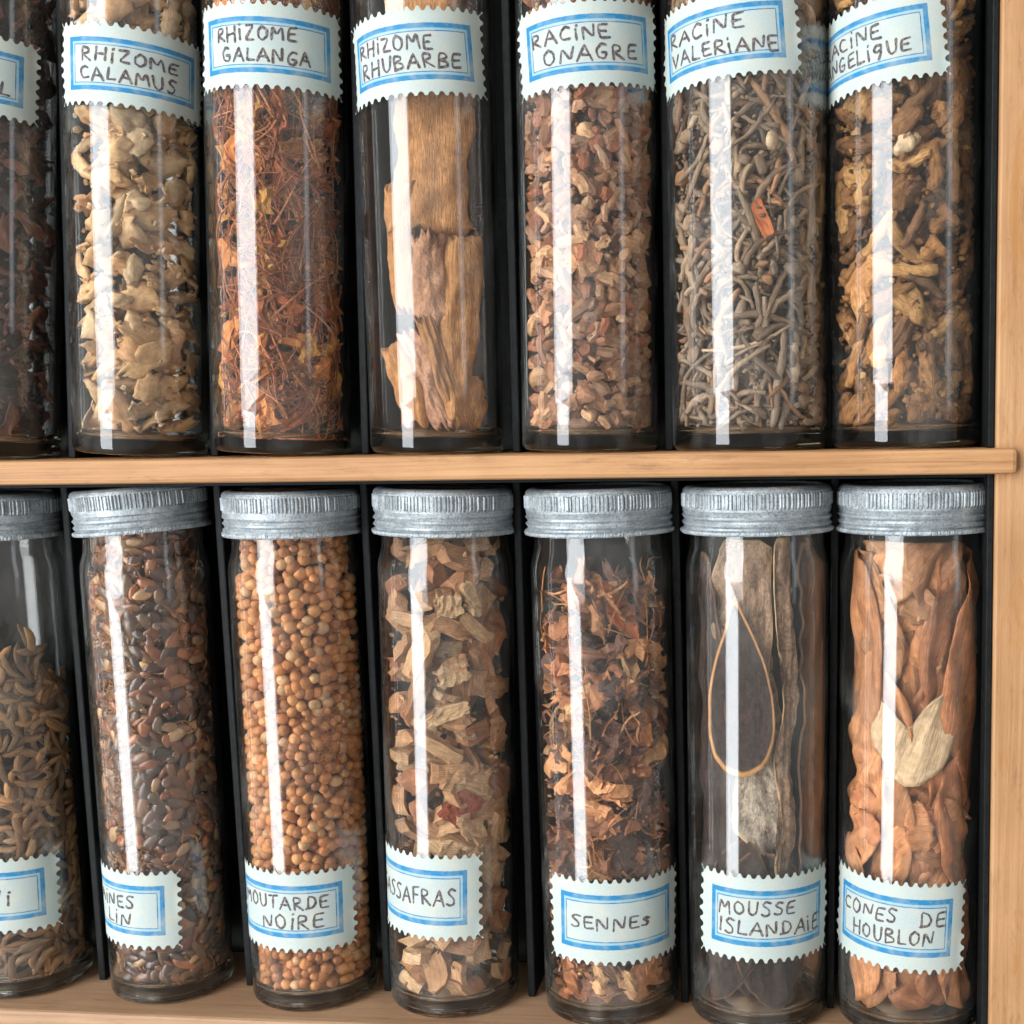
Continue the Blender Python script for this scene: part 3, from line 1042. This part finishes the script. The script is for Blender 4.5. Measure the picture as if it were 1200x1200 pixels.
def slab(L, W, t, seed):
    """a split root: rounded edges, grooves running along it, broken splintery ends"""
    g = rg_(seed)
    nu, nv = 34, 18
    a = np.linspace(-1, 1, nu); b = np.linspace(-1, 1, nv)
    A, B = np.meshgrid(a, b, indexing='ij')
    w = 1 + .10 * np.sin(a * 3 + g.uniform(0, 6)) + .05 * np.sin(a * 9 + g.uniform(0, 6)) + g.normal(0, .012, nu) - .10 * a * g.choice([-1, 1])
    gro = g.normal(0, 1, nv); gro = np.convolve(np.pad(gro, 1, mode='edge'), [.25, .5, .25], 'valid')
    end0 = np.abs(g.normal(0, 1.6, nv)); end1 = np.abs(g.normal(0, 1.6, nv))
    X = A * L / 2 - np.where(A > 0, end1[None, :], -end0[None, :]) * np.abs(A) ** 8
    Y = B * (W / 2) * w[:, None] + .4 * np.sin(a * 2.5 + g.uniform(0, 6))[:, None]
    rnd = np.sqrt(np.clip(1 - np.abs(B) ** 3.2 * .93, .02, 1)) * np.sqrt(np.clip(1 - np.abs(A) ** 14 * .6, .05, 1))
    mid = .4 * np.sin(A * 2 + g.uniform(0, 6)) + .25 * np.sin(A * 5 + B * 3 + g.uniform(0, 6))
    dr = gro[None, :] * .30 + g.normal(0, .08, A.shape) + .22 * np.sin(A * 11 + B * 5 + g.uniform(0, 6))
    top = np.stack([X, Y, mid + t / 2 * rnd + dr], -1).reshape(-1, 3)
    bot = np.stack([X, Y, mid - t / 2 * rnd + .3 * dr], -1).reshape(-1, 3)
    V = np.vstack([top, bot]); n = nu * nv; F = []
    for i in range(nu - 1):
        for j in range(nv - 1):
            q = i * nv + j
            F.append((q, q + nv, q + nv + 1, q + 1)); F.append((n + q + 1, n + q + nv + 1, n + q + nv, n + q))
    rim = [i * nv for i in range(nu)] + [(nu - 1) * nv + j for j in range(1, nv)] + [i * nv + nv - 1 for i in range(nu - 2, -1, -1)] + [j for j in range(nv - 2, 0, -1)]
    for p, q in zip(rim, rim[1:] + rim[:1]):
        F.append((q, p, n + p, n + q))
    return V, F


for (kind, lab, L, W, t, th, z, yw, mt, dep, sd) in [
    ('root_slab', 'broad orange tan rhubarb slab just under the label RHiZOME RHUBARBE', 31, 14.6, 4.0, .16, 57.5, 1.54, M_RHU, 1.2, 41),
    ('root_slab', 'rhubarb slab mostly hidden behind the label RHiZOME RHUBARBE', 24, 15, 4.6, .0, 88, 1.6, M_RHU, .9, 42),
    ('root_slab', 'pinkish brown speckled rhubarb slab beside the light streak, mid height', 19, 7.0, 4.0, -.02, 34, 1.64, M_RHU2, .2, 43),
    ('root_slab', 'long upright rhubarb plank down the right side of its jar', 39, 7.4, 4.4, .56, 23.6, 1.52, M_RHU, .0, 44),
    ('root_slab', 'narrow splintered rhubarb stick leaning beside the long plank', 25, 3.6, 3.0, .16, 15.5, 1.90, M_RHU, .2, 45),
    ('root_slab', 'dark rhubarb stick leaning in the bottom of its jar', 22, 5.0, 3.4, -.16, 13.0, 1.92, M_RHU2, .4, 46),
    ('root_slab', 'tall pale rhubarb slab on the far left side of its jar', 26, 6.0, 4.0, -.78, 40, 1.56, M_RHU, 1.6, 47),
    ('root_slab', 'short rhubarb wedge at the left foot of its jar', 18, 6.0, 3.4, -.66, 12, 1.80, M_RHU, .2, 48),
    ('root_slab', 'short rhubarb block at the right foot of its jar', 12, 4.8, 4.0, .80, 9.5, 1.4, M_RHU, .1, 49),
]:
    place_one('U3', kind, 'root slab', lab, slab(L, W, t, sd), mt, th, z, yw, 0, True, dep, sd, GR)

M_ONA = organic('onagre_root', [rgb(150, 106, 78), rgb(172, 128, 94), rgb(132, 92, 70), rgb(186, 146, 110), rgb(142, 88, 62), rgb(158, 122, 98)], grain=(.5, 2.2, 2.2), rough=.8, bump=.6, bdist=.3, var=(.55, 1.12))
g = rg_(5)
P = [curved(g.uniform(2.4, 4.4), g.uniform(.6, 1.1), g.normal(0, .5), 5, .25, .08, 7, g) for _ in range(5)]
P += [blob(g.uniform(2.4, 3.6), g.uniform(2, 2.8), g.uniform(1.2, 2), .4, rng=g) for _ in range(4)]
P += [sheet(g.uniform(2.5, 4.5), g.uniform(1.5, 2.6), .7, 6, 4, (g.normal(0, .5), g.normal(0, .4)), .3, .2, .08, .4, rng=g) for _ in range(4)]
fill('U4', 'root_bit', 'root bit', 'small brown root bit in the jar labelled RACiNE ONAGRE', 'small onagre root bits', P, M_ONA, 420, half=1.3, flat=.9, inset=2.4, seed=5, z1=102, smooth=False, size=(.8, 1.6))
g = rg_(55)
for k, (th, z, yw) in enumerate([(.35, 52, 1.9), (.62, 57, 1.75), (.2, 45, .8), (-.4, 50, 1.3)]):
    place_one('U4', 'long_rootlet', 'root', ['long curved root stem right of the light streak', 'curved root stem near the right glass wall', 'slanting root stem in mid jar', 'root stem left of the light streak'][k] + ' in the jar labelled RACiNE ONAGRE',
              curved(g.uniform(9, 13), .75, 1.4, 12, .3, .1, 8, g), M_ONA, th, z, yw, 0, True, .0, 60 + k, 'long onagre root stems')

M_VAL = organic('valerian_root', [rgb(128, 108, 90), rgb(146, 124, 102), rgb(114, 96, 82), rgb(142, 120, 98), rgb(124, 102, 84), rgb(150, 112, 82), rgb(134, 116, 100)], grain=(.3, 3, 3), rough=.85, bump=.7, bdist=.3, var=(.6, 1.12))
g = rg_(6)
P = [curved(g.uniform(8, 18), g.uniform(.34, .78), g.normal(0, 2.4), 12, .35, .13, 6, g) for _ in range(12)]
P += [blob(g.uniform(2.5, 4.5), g.uniform(2, 3), g.uniform(1.5, 2.2), .4, rng=g) for _ in range(3)]
fill('U5', 'rootlet', 'rootlet', 'grey brown valerian rootlet in the jar labelled RACiNE VALERiANE', 'grey brown valerian rootlets', P, M_VAL, 360, half=1.3, flat=.4, inset=2.0, seed=6, smooth=True, yawf=lambda r: r.normal(.75, .75))
M_REDCHIP = organic('reddish_chip', [rgb(178, 104, 66)] * 2, grain=(.3, 3, 3), rough=.85, bump=.8, var=(.95, 1.05))
M_PALE = organic('pale_chip', [rgb(206, 180, 148)] * 2, grain=(.7, 2, 2), rough=.85, bump=.8, dark=.65, var=(.95, 1.05))
g = rg_(66)
place_one('U5', 'root_piece', 'root piece', 'orange root chip in the upper middle of the jar labelled RACiNE VALERiANE', sheet(6.6, 2.6, 1.2, 7, 4, (.2, .2), 0, .1, .06, rng=g), M_REDCHIP, .18, 43, 1.95, seed=3)
place_one('U5', 'root_piece', 'root piece', 'whitish root knot under the label RACiNE VALERiANE', blob(3.4, 2.6, 2, .4, rng=g), M_PALE, .33, 57, 1.3, seed=4, smooth=True)
place_one('U5', 'root_piece', 'root piece', 'short upright pale stick near the right wall of the valerian jar', curved(7.5, .95, .2, 8, .1, .05, 8, g), M_PALE, .66, 16.5, 1.55, seed=5, smooth=True)
place_one('U5', 'root_piece', 'root piece', 'long thin straw coloured rootlet crossing the light streak of the valerian jar', curved(17, .42, 1.6, 12, .5, .05, 6, g), M_PALE, -.05, 20.5, .25, seed=6, smooth=True)

M_ANG = organic('angelica_root', [rgb(150, 106, 66), rgb(168, 120, 76), rgb(132, 94, 62), rgb(182, 138, 88), rgb(116, 84, 60)], grain=(.6, 2.6, 2.6), dark=.38, rough=.85, bump=1.0, bdist=.6, spots=.4, var=(.6, 1.12))
g = rg_(7)
P = [blob(g.uniform(5, 10), g.uniform(3.5, 5.5), g.uniform(3, 4), .5, ICO3, g, 2.2) for _ in range(6)]
P += [curved(g.uniform(6, 12), g.uniform(.8, 1.5), g.normal(0, 1.2), 9, .3, .2, 8, g) for _ in range(4)]
fill('U6', 'root_lump', 'root lump', 'rough ochre brown root lump in the jar labelled RACiNE ANGELiQUE', 'rough angelica root lumps', P, M_ANG, 130, flat=.5, inset=3.2, seed=7, smooth=True, yawf=lambda r: r.normal(1.0, .8))
g = rg_(77)
place_one('U6', 'root_piece', 'root piece', 'pale yellow root knob left of the light streak in the angelica jar', blob(4.4, 4.2, 3, .3, rng=g), organic('pale_knob', [rgb(212, 176, 112)] * 2, grain=(1, 1, 1), dark=.7, var=(.95, 1.05)), -.42, 17.5, 0, seed=4, smooth=True)
place_one('U6', 'root_piece', 'root piece', 'cream crumbly root piece just right of the streak under the ANGELiQUE label', blob(5.5, 3.6, 3, .5, ICO3, rng=g), M_PALE, .0, 56, 1.4, seed=4, smooth=True)

# ---- lower row
M_CAR = organic('caraway_seed', [rgb(132, 104, 76), rgb(150, 116, 80), rgb(112, 86, 64), rgb(164, 122, 80), rgb(124, 90, 62)], grain=(.12, 3.2, 3.2), dark=.42, rough=.65, spec=.35, bump=.8, bdist=.3, var=(.6, 1.15))
g = rg_(8)
P = []
for _ in range(8):
    a = np.linspace(-1, 1, 7); L = g.uniform(5.2, 7.4); b = g.uniform(.5, 1.1)
    r = .82 * np.sqrt(np.clip(1 - np.abs(a) ** 2.2, .02, 1))
    P.append(tube(np.stack([a * L / 2, b * a ** 2, .1 * a], 1), r, 7, .75))


def heap(rel, z):
    return z < 79 - 13 * abs(rel - .28) - 4 * math.sin(rel * 9)


fill('L0', 'caraway_seed', 'seed', 'curved caraway seed in the half cut leftmost lower jar', 'caraway seeds in the leftmost lower jar', P, M_CAR, 330, half=1.35, flat=.45, inset=1.8, seed=8, z1=80, smooth=True, occ=heap, core_r=9)

M_FLAX = organic('flax_seed', [rgb(100, 68, 50), rgb(116, 80, 58), rgb(78, 58, 50), rgb(118, 86, 62), rgb(118, 68, 44), rgb(104, 82, 66), rgb(84, 64, 56), rgb(98, 72, 60), rgb(150, 94, 62), rgb(168, 132, 98)], grain=(.5, .8, .8), dark=.7, rough=.32, spec=.6, bump=.1, bdist=.2, var=(.55, 1.15))
g = rg_(9)
P = []
for _ in range(6):
    v, f = ICO2
    v = v.copy() * np.array([g.uniform(1.8, 2.5), g.uniform(1.0, 1.35), .6])
    v[:, 1] *= 1 - .28 * v[:, 0] / 2.2
    P.append((v, f))
M_HUSK = organic('flax_husk', [rgb(170, 118, 72), rgb(150, 100, 64), rgb(190, 146, 100)], grain=(.4, 3, 3), rough=.8)
fill('L1', 'flax_seed', 'seed', 'flat glossy brown flax seed in the jar labelled GRAiNES LiN', 'glossy flax seeds', P, M_FLAX, 600, half=1.35, flat=.55, inset=1.5, seed=9, z1=102.5, smooth=True)
fibres('L1', 330, M_HUSK, 'husk_fibres', 'fine straw coloured husk fibres among the flax seeds', (.05, .16), (1.5, 5), 91, bend=.6, yaws=2, depth=.5)

M_MUS = organic('mustard_seed', [rgb(192, 134, 84), rgb(184, 122, 74), rgb(200, 144, 94), rgb(172, 112, 68), rgb(190, 130, 84), rgb(212, 168, 124), rgb(180, 120, 74), rgb(156, 104, 70)], grain=(.8, .8, .8), dark=.78, rough=.6, spec=.25, bump=.3, bdist=.1, var=(.74, 1.05), gain=1.45)
g = rg_(10)
P = []
for _ in range(5):
    v, f = blob(g.uniform(2.5, 3.0), g.uniform(2.45, 2.8), g.uniform(2.45, 2.8), .06, rng=g)
    P.append((v, f))
fill('L2', 'mustard_seed', 'seed', 'round orange seed in the jar labelled MOUTARDE NOiRE', 'round orange mustard seeds', P, M_MUS, 680, half=1.4, flat=1, inset=1.75, seed=10, z1=102.5, smooth=True, size=(.74, 1.14), inner_n=700)

M_SAS = organic('sassafras_chip', [rgb(164, 124, 90), rgb(182, 144, 108), rgb(146, 106, 76), rgb(200, 166, 130), rgb(136, 92, 66), rgb(174, 132, 96), rgb(158, 114, 82), rgb(188, 150, 112)], grain=(.25, 3.0, 3.0), dark=.5, rough=.85, bump=.9, bdist=.45, var=(.68, 1.12))
g = rg_(12)
P = []
for q in range(14):
    v, f = sheet(g.uniform(4.5, 10.5), g.uniform(2.8, 5.4), g.uniform(1.4, 3.2), 6, 4, (g.normal(0, .25), g.normal(0, .15)), g.normal(0, .3), .07, .07, g.uniform(0, .25), 3, rng=g)
    v[:, 0] += v[:, 1] * g.normal(0, .35) + v[:, 2] * g.normal(0, .5)
    P.append((v, f))
fill('L3', 'wood_chip', 'wood chip', 'rough brown sassafras chip in the jar labelled SASSAFRAS', 'rough sassafras wood chips', P, M_SAS, 105, flat=1.0, inset=4.6, core_r=5, seed=12)
g = rg_(13)
PALE2 = organic('pale_split_wood', [rgb(218, 180, 140)] * 2, grain=(.2, 4, 4), dark=.6, rough=.85, bump=1, bdist=.5, var=(.95, 1.05))
REDW = organic('red_bark', [rgb(128, 62, 40)] * 2, grain=(.6, 2.4, 2.4), dark=.5, rough=.9, bump=1, bdist=.5, var=(.95, 1.05))
for k, (lab, L, W, t, th, z, yw, mt) in enumerate([
    ('square pale cream chip near the neck of the sassafras jar', 5.4, 4.6, 3, .02, 88.5, .2, PALE2),
    ('upright pale cream splinter beside the square one near the sassafras neck', 6.8, 2.5, 2.2, .42, 89.5, 1.85, PALE2),
    ('pale tan chip left of centre, upper half of the sassafras jar', 6.2, 4.6, 2.4, .08, 74.5, .45, PALE2),
    ('long pale chip slanting at mid height of the sassafras jar', 9, 3.2, 1.4, -.05, 66, .35, PALE2),
    ('deep red bark lump in the middle of the sassafras jar', 7.5, 6, 3.2, .2, 45.5, .9, REDW),
    ('broad grey tan chip above the red lump in the sassafras jar', 9.5, 6.5, 2.6, .28, 52, -.25, M_SAS),
    ('pale flat block above the SASSAFRAS label', 9.0, 4.6, 2.6, .12, 36.5, -.05, PALE2)]):
    place_one('L3', 'wood_chip', 'wood chip', lab, sheet(L, W, t, 10, 6, (.2, .1), 0, .12, .14, .15, rng=g), mt, th, z, yw, 0, False, 0, 130 + k)

M_SEN = organic('senna_leaf', [rgb(162, 106, 70), rgb(182, 128, 86), rgb(130, 84, 60), rgb(196, 150, 106), rgb(110, 76, 62), rgb(148, 94, 62), rgb(84, 62, 54)], grain=(.5, 2.2, 2.2), dark=.5, rough=.65, spec=.35, bump=.7, bdist=.3, var=(.55, 1.15))
g = rg_(14)
P = [sheet(g.uniform(5.0, 11), g.uniform(2.6, 5.6), .34, 9, 6, (g.normal(0, 1.3), g.normal(0, 1.0)), g.normal(0, 1.2), .3, .14, .65, 1.5, rng=g) for _ in range(12)]
P += [curved(g.uniform(5, 9), .28, g.normal(0, 1.2), 7, .2, .08, 5, g) for _ in range(2)]
fill('L4', 'leaf_fragment', 'leaf', 'crumpled brown senna leaf fragment in the jar labelled SENNES', 'crumpled senna leaf fragments', P, M_SEN, 215, flat=1.0, inset=4.8, seed=14, z1=94, core_r=7)
fibres('L4', 70, M_HUSK, 'leaf_stalks', 'thin straw coloured stalks among the senna leaves', (.08, .2), (5, 12), 141, bend=.8, yaws=1.2, depth=.8)
g = rg_(15)
place_one('L4', 'leaf_fragment', 'leaf', 'long pointed tan leaf right of the light streak near the senna jar neck', sheet(15, 5.6, .4, 12, 7, (.6, .9), .6, .1, .08, .9, 1.2, rng=g), M_REDCHIP, .36, 88, 2.1, seed=3, smooth=True)


# big lobes bent to the glass
def wall_sheet(outline, z0, th0, Ri, depth, t, wav, seed, nr=12, rim=.0, fold=0.0, slope=(0, 0), rot=0.0, dome=0.0):
    """outline: list of (s, z) millimetres around (th0, z0); follows the curve of the glass at some depth behind it"""
    g = rg_(seed)
    O = smooth_poly(list(outline) + [outline[0]], 1.0)[:-1]
    c = O.mean(0)
    m = len(O)
    f = g.normal(0, .42, (5, 2)); ph = g.uniform(0, 6, 5)
    cr_, sr_ = math.cos(rot), math.sin(rot)
    fq = g.uniform(.9, 1.3)
    smax = max(slope[0] * (p - c)[0] + slope[1] * (p - c)[1] for p in O)
    front, back, loc, rr = [], [], [], []
    for k in range(nr + 1):
        q = k / nr
        for p in O:
            a = c + (p - c) * q
            w = sum(math.sin(f[i] @ a + ph[i]) for i in range(5)) * wav / 3
            ax_, ay_ = a[0] * cr_ + a[1] * sr_, -a[0] * sr_ + a[1] * cr_      # across and along the blade
            w += fold * (math.sin(ax_ * fq + ph[0] + .15 * ay_) + .4 * math.sin(ax_ * fq * 2.3 + ph[1]) + .5 * math.sin(ay_ * .3 + ph[2]))
            w += -dome * (1 - q * q)
            w += slope[0] * (a - c)[0] + slope[1] * (a - c)[1] - smax
            rad = Ri - depth - wav * .6 - abs(fold) + w - t
            rad += rim * max(0, (q - .86) / .14)
            zz_ = z0 + a[1]
            rad = max(1.0, min(rad, Ri - .15 - .2 * (1 - q) - 1.15 * min(1, max(0, (zz_ - 91) / 5))))
            th = th0 + a[0] / Ri
            front.append((rad * math.sin(th), -rad * math.cos(th), z0 + a[1]))
            back.append(((rad - t) * math.sin(th), -(rad - t) * math.cos(th), z0 + a[1]))
            loc.append((ax_, ay_, q * 10))
    V = np.array(front + back); L = np.array(loc + loc)
    n = (nr + 1) * m
    F = []
    for k in range(nr):
        for i in range(m):
            j = (i + 1) % m
            a_, b_, c_, d_ = k * m + i, k * m + j, (k + 1) * m + j, (k + 1) * m + i
            if k == 0:
                F.append((a_, c_, d_)) if i else F.append((a_, c_, d_))
                F.append((n + d_, n + c_, n + a_))
            else:
                F.append((a_, b_, c_, d_)); F.append((n + d_, n + c_, n + b_, n + a_))
    for i in range(m):
        j = (i + 1) % m
        F.append((nr * m + i, nr * m + j, n + nr * m + j, n + nr * m + i))
    return V, F, L


def lobe_mat(name, body, body2, rimc, r0=.93, rough=.45):
    t = NT(name)
    at = t.n('ShaderNodeAttribute', attribute_name='loc')
    sep = t.n('ShaderNodeSeparateXYZ'); t.put(sep.inputs[0], at.outputs['Vector'])
    xy = t.mapping(at.outputs['Vector'], (1, 1, 0))
    n1 = t.noise(t.mapping(xy, (.9, .5, 0)), .38, 7, .72, 1.6)
    n2 = t.noise(t.mapping(xy, (1, .6, 0)), 2.4, 5, .75, .5)
    c = t.ramp(n1, [(.34, body), (.62, body2)])
    c = t.mix(1, c, t.ramp(n2, [(.32, .45), (.5, .95), (.7, 1.5)]), 'MULTIPLY')
    q = t.math('MULTIPLY', sep.outputs[2], .1)
    c = t.mix(t.ramp(q, [(r0, 0.0), (min(.999, r0 + .03), 1.0)]), c, col(rimc))
    t.base(c, rough, .3)
    t.bump(t.math('ADD', n1, t.math('MULTIPLY', n2, .4)), .9, .7)
    return t.m


def put_sheet(key, kind, cat, label, outline, mat, z, th, depth, t=.5, wav=.35, seed=1, rim=0, group=None, fold=0, slope=(0, 0), rot=0.0, dome=0.0):
    j = JARS[key]
    V, F, L = wall_sheet(outline, z, j['az'] + th, j['Ri'], depth, t, wav, seed, 12, rim, fold, slope, rot, dome)
    V, = (V,)
    me = mesh_from(kind, V, F, mat, loc=L, smooth=True)
    o = link(kind, me); o.matrix_world = j['M']
    tag(o, label, cat, group)


def ell(a, b, n=18, rot=0, ph=0, amp=0.0, seed=0):
    g = rg_(seed)
    out = []
    for i in range(n):
        q = 2 * math.pi * i / n
        k = 1 + amp * math.sin(3 * q + ph) + amp * g.normal(0, .5)
        x, y = a * k * math.cos(q), b * k * math.sin(q)
        out.append((x * math.cos(rot) - y * math.sin(rot), x * math.sin(rot) + y * math.cos(rot)))
    return out


DARKL = lobe_mat('dark_lobe', rgb(34, 25, 23), rgb(84, 64, 56), rgb(232, 168, 106), .93, .30)
DEEPL = lobe_mat('deep_lobe', rgb(34, 26, 23), rgb(84, 64, 54), rgb(140, 104, 76), .965, .5)
GREYL = lobe_mat('grey_lobe', rgb(104, 84, 72), rgb(222, 200, 174), rgb(236, 204, 158), .95, .32)
BROWNL = lobe_mat('brown_lobe', rgb(100, 74, 58), rgb(200, 160, 126), rgb(222, 184, 138), .955, .32)
GL = 'large leathery lobes in the MOUSSE jar'
put_sheet('L5', 'dried_lobe', 'lobe', 'dark tear shaped lobe with a bright orange rim, MOUSSE jar', [(-6.5, -14), (-3.5, -16.8), (1, -17.5), (5, -15), (6.9, -9), (6.8, -2), (5, 6), (2.0, 13), (-.6, 18), (-2, 19), (-3.2, 13), (-6, 6), (-8, -2), (-8, -9)], DARKL, 72.5, -.26, .0, .5, .25, 1, .25, GL, .0, (0, 0), 0.0, 1.3)
put_sheet('L5', 'dried_lobe', 'lobe', 'large mottled grey lobe curling round the orange rimmed one, MOUSSE jar', [(-11.5, 2), (-11.3, -8), (-9.5, -16), (-6, -23), (0, -29), (5, -31), (8, -27), (9.6, -18), (9.8, -8), (8.4, 0), (6.8, 6), (5.4, 12), (-1, 20), (-6, 18), (-10, 12)], GREYL, 68, -.10, 1.5, .6, 1.1, 2, .3, GL, .35, (0, -.05))
put_sheet('L5', 'dried_lobe', 'lobe', 'speckled grey brown lobe under the lid of the MOUSSE jar', [(-10, -14), (-4, -20), (2, -24), (5.5, -16), (6, -6), (6, 4), (5.5, 12), (-9, 12), (-11, 0)], BROWNL, 91, -.18, 1.9, .6, .9, 21, .1, GL, .3, (0, 0))
put_sheet('L5', 'dried_lobe', 'lobe', 'long twisted pale brown ribbon down the right of the MOUSSE jar', [(-1.6, -36), (1.0, -34), (3.8, -27), (3.4, -18), (2.2, -10), (3.2, -2), (4.4, 6), (2.8, 16), (1.8, 26), (2.6, 36), (-2.4, 36), (-2.6, 26), (-1.8, 16), (.4, 7), (-.6, -1), (-2.2, -10), (-.8, -18), (0, -25), (-2.4, -31)], BROWNL, 67.5, .44, .25, .7, .5, 3, .15, GL, .45, (-.12, 0))
put_sheet('L5', 'dried_lobe', 'lobe', 'dark brown strip along the right wall of the MOUSSE jar', [(-3, -34), (3, -36), (6, -20), (6.6, 4), (6.4, 18), (5, 36), (-2.5, 36), (-1.4, 18), (-2, 4), (-2.2, -20)], DEEPL, 66, .98, .4, .6, .6, 23, .1, GL, .4, (-.06, 0))
put_sheet('L5', 'dried_lobe', 'lobe', 'dark brown lobe lying low behind the MOUSSE label', ell(11, 18, 18, .2, 1, .04, 4), DEEPL, 22, .25, 1.2, .6, .7, 4, 0, GL, .4)
put_sheet('L5', 'dried_lobe', 'lobe', 'slanting dark sheet in the foot of the MOUSSE jar', ell(9, 19, 18, -.3, 1, .04, 14), DEEPL, 23, -.5, .9, .6, .7, 14, 0, GL, .3)
put_sheet('L5', 'dried_lobe', 'lobe', 'pale brown sheet down the left wall of the MOUSSE jar', ell(8, 43, 20, .03, 1, .04, 5), DEEPL, 58, -1.12, 1.0, .5, .5, 5, 0, GL, .3)
put_sheet('L5', 'dried_lobe', 'lobe', 'darkest sheet at the back of the MOUSSE jar', ell(26, 48, 24, 0, 1, .03, 6), DEEPL, 53, .1, 4.4, .6, .8, 6, 0, GL, .5)

# papery bracts
M_BR = organic('hop_bract', [rgb(182, 124, 82), rgb(174, 112, 72), rgb(192, 138, 94), rgb(166, 108, 72), rgb(188, 130, 88)], grain=(3.0, .16, .16), dark=.60, rough=.55, spec=.4, bump=.9, bdist=.4, var=(.55, 1.12))
M_BRP = organic('pale_bract', [rgb(238, 204, 164)] * 2, grain=(2.4, .2, .2), dark=.80, rough=.7, bump=.9, bdist=.5, var=(.95, 1.05))
g = rg_(16)
GB = 'papery orange brown hop bracts'
# angle, height, half width, half length, turn, depth, radial slope across / along
spots = [(-.95, 86, 8, 15, .25, 1.0, .10, .05), (-.30, 89, 9, 12, -.5, 1.6, -.10, .06), (.40, 84, 9, 19, .55, .8, .12, -.05), (.85, 80, 8, 20, -.15, .6, -.14, 0),
         (.55, 66, 8, 17, -.75, .5, .10, .08), (-.70, 66, 7, 15, .35, .9, .12, .05), (-.25, 54, 9, 12, 1.1, 1.2, -.06, .12), (.95, 52, 7, 17, .1, .7, -.12, .02),
         (.35, 48, 8, 16, 1.25, 1.0, .05, -.12), (-.75, 40, 8, 18, -.35, .7, .13, .03), (.05, 38, 8, 17, -.85, .6, .09, .06), (.60, 34, 7, 15, .45, .9, -.12, .06),
         (-.20, 24, 8, 16, .8, 1.1, .08, -.08), (.75, 20, 8, 14, -.4, .8, -.10, 0), (.2, 14, 10, 9, 1.3, 1.0, 0, .1), (-.85, 17, 7, 12, .1, .9, .1, 0), (.1, 70, 13, 16, .2, 4.6, 0, 0), (0, 35, 13, 22, -.2, 4.8, 0, 0), (.1, 92, 13, 10, 0, 4.2, 0, 0)]
SIDE = [(-1.30, 80, 9, 22, .1, .15, .03, 0), (-1.25, 50, 9, 20, -.15, .2, .03, 0), (-1.25, 22, 9, 18, .1, .15, .03, 0), (1.30, 76, 9, 24, -.1, .15, -.03, 0), (1.25, 44, 9, 20, .1, .2, -.03, 0), (1.25, 19, 9, 15, -.1, .15, -.03, 0), (-.6, 98, 8, 9, .9, .8, .05, 0), (.5, 97, 8, 9, -.8, .9, -.05, 0)]
for k, (th, z, a, b, rot, dp, sl0, sl1) in enumerate(spots + SIDE):
    O = [(x, min(max(z + y, 4.2), 103) - z) for x, y in ell(a * 1.28, b, 22, rot, g.uniform(0, 6), .07, 160 + k)]
    put_sheet('L6', 'hop_bract', 'bract', 'folded orange brown bract in the jar labelled CONES DE HOUBLON', O, M_BR, z, th, dp * .7, .3, 1.15, 170 + k, 0, GB, g.uniform(.25, .55), (sl0, sl1), rot)
put_sheet('L6', 'hop_bract', 'bract', 'pale straw coloured bract forming a V, mid jar labelled CONES DE HOUBLON', [(-9.5, 8), (-9, 1), (-6, -5), (-1.5, -10.5), (3, -10), (8, -6), (10.8, 1), (11, 7.5), (8.4, 9.4), (4, 6.5), (0, 1.0), (-4, 3.5), (-7, 8)], M_BRP, 64.5, -.06, .0, .5, .5, 191, .1, None, .25, (0, 0), -.4)
j = JARS['L6']
for k in range(12):
    s_ = sheet(g.uniform(7, 12), g.uniform(4, 7), .3, 12, 8, (g.normal(0, 1.2), g.normal(0, 1.0)), g.normal(0, 1.0), .12, .08, .5, rng=g)
    th, z = g.uniform(-1.0, 1.1), g.choice([g.uniform(8, 52), g.uniform(75, 95)])
    place_one('L6', 'bract_fragment', 'bract', 'crumpled bract fragment in the jar labelled CONES DE HOUBLON', s_, M_BR, th, z, g.uniform(0, 6), .5, True, .1, 400 + k, 'crumpled hop bract fragments')
# loose dark middle of that jar
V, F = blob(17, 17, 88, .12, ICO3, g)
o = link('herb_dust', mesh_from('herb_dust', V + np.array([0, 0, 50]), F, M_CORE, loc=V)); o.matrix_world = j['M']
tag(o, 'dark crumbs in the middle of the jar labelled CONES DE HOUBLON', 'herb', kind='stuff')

crumbs('U1', 700, M_CAL, 'pale crumbs among the calamus chips', (.5, 1.8), 4, 1)
crumbs('U2', 900, M_GALC, 'reddish crumbs among the galanga shreds', (.4, 1.6), 3, 2)
crumbs('U4', 1200, M_ONA, 'small crumbs among the onagre root bits', (.4, 1.4), 2.5, 4)
crumbs('U5', 1400, M_VAL, 'small crumbs among the valerian rootlets', (.4, 1.5), 3, 5)
crumbs('U6', 1500, M_ANG, 'small ochre crumbs among the angelica lumps', (.5, 2.0), 3.5, 6)
crumbs('U0', 900, M_DARK, 'dark crumbs in the half seen upper jar', (.4, 1.6), 3, 7)
crumbs('L1', 900, M_HUSK, 'tan husk crumbs among the flax seeds', (.2, .8), 1.2, 11)
crumbs('L3', 260, M_SAS, 'small crumbs among the sassafras chips', (.5, 1.6), 4, 13)
crumbs('L4', 450, M_SEN, 'small leaf crumbs in the jar labelled SENNES', (.4, 1.3), 4, 14, 92)
crumbs('L1', 5200, M_HUSK, 'tan husk dust down the left wall of the flax jar', (.2, .6), .25, 31, 100, (-1.4, -.1), 12)
crumbs('L2', 1500, organic('seed_dust', [rgb(160, 98, 56), rgb(176, 112, 64)], rough=.9), 'orange brown dust caked right of centre in the MOUTARDE jar', (.15, .5), .5, 32, 66, (.0, .85), 52)
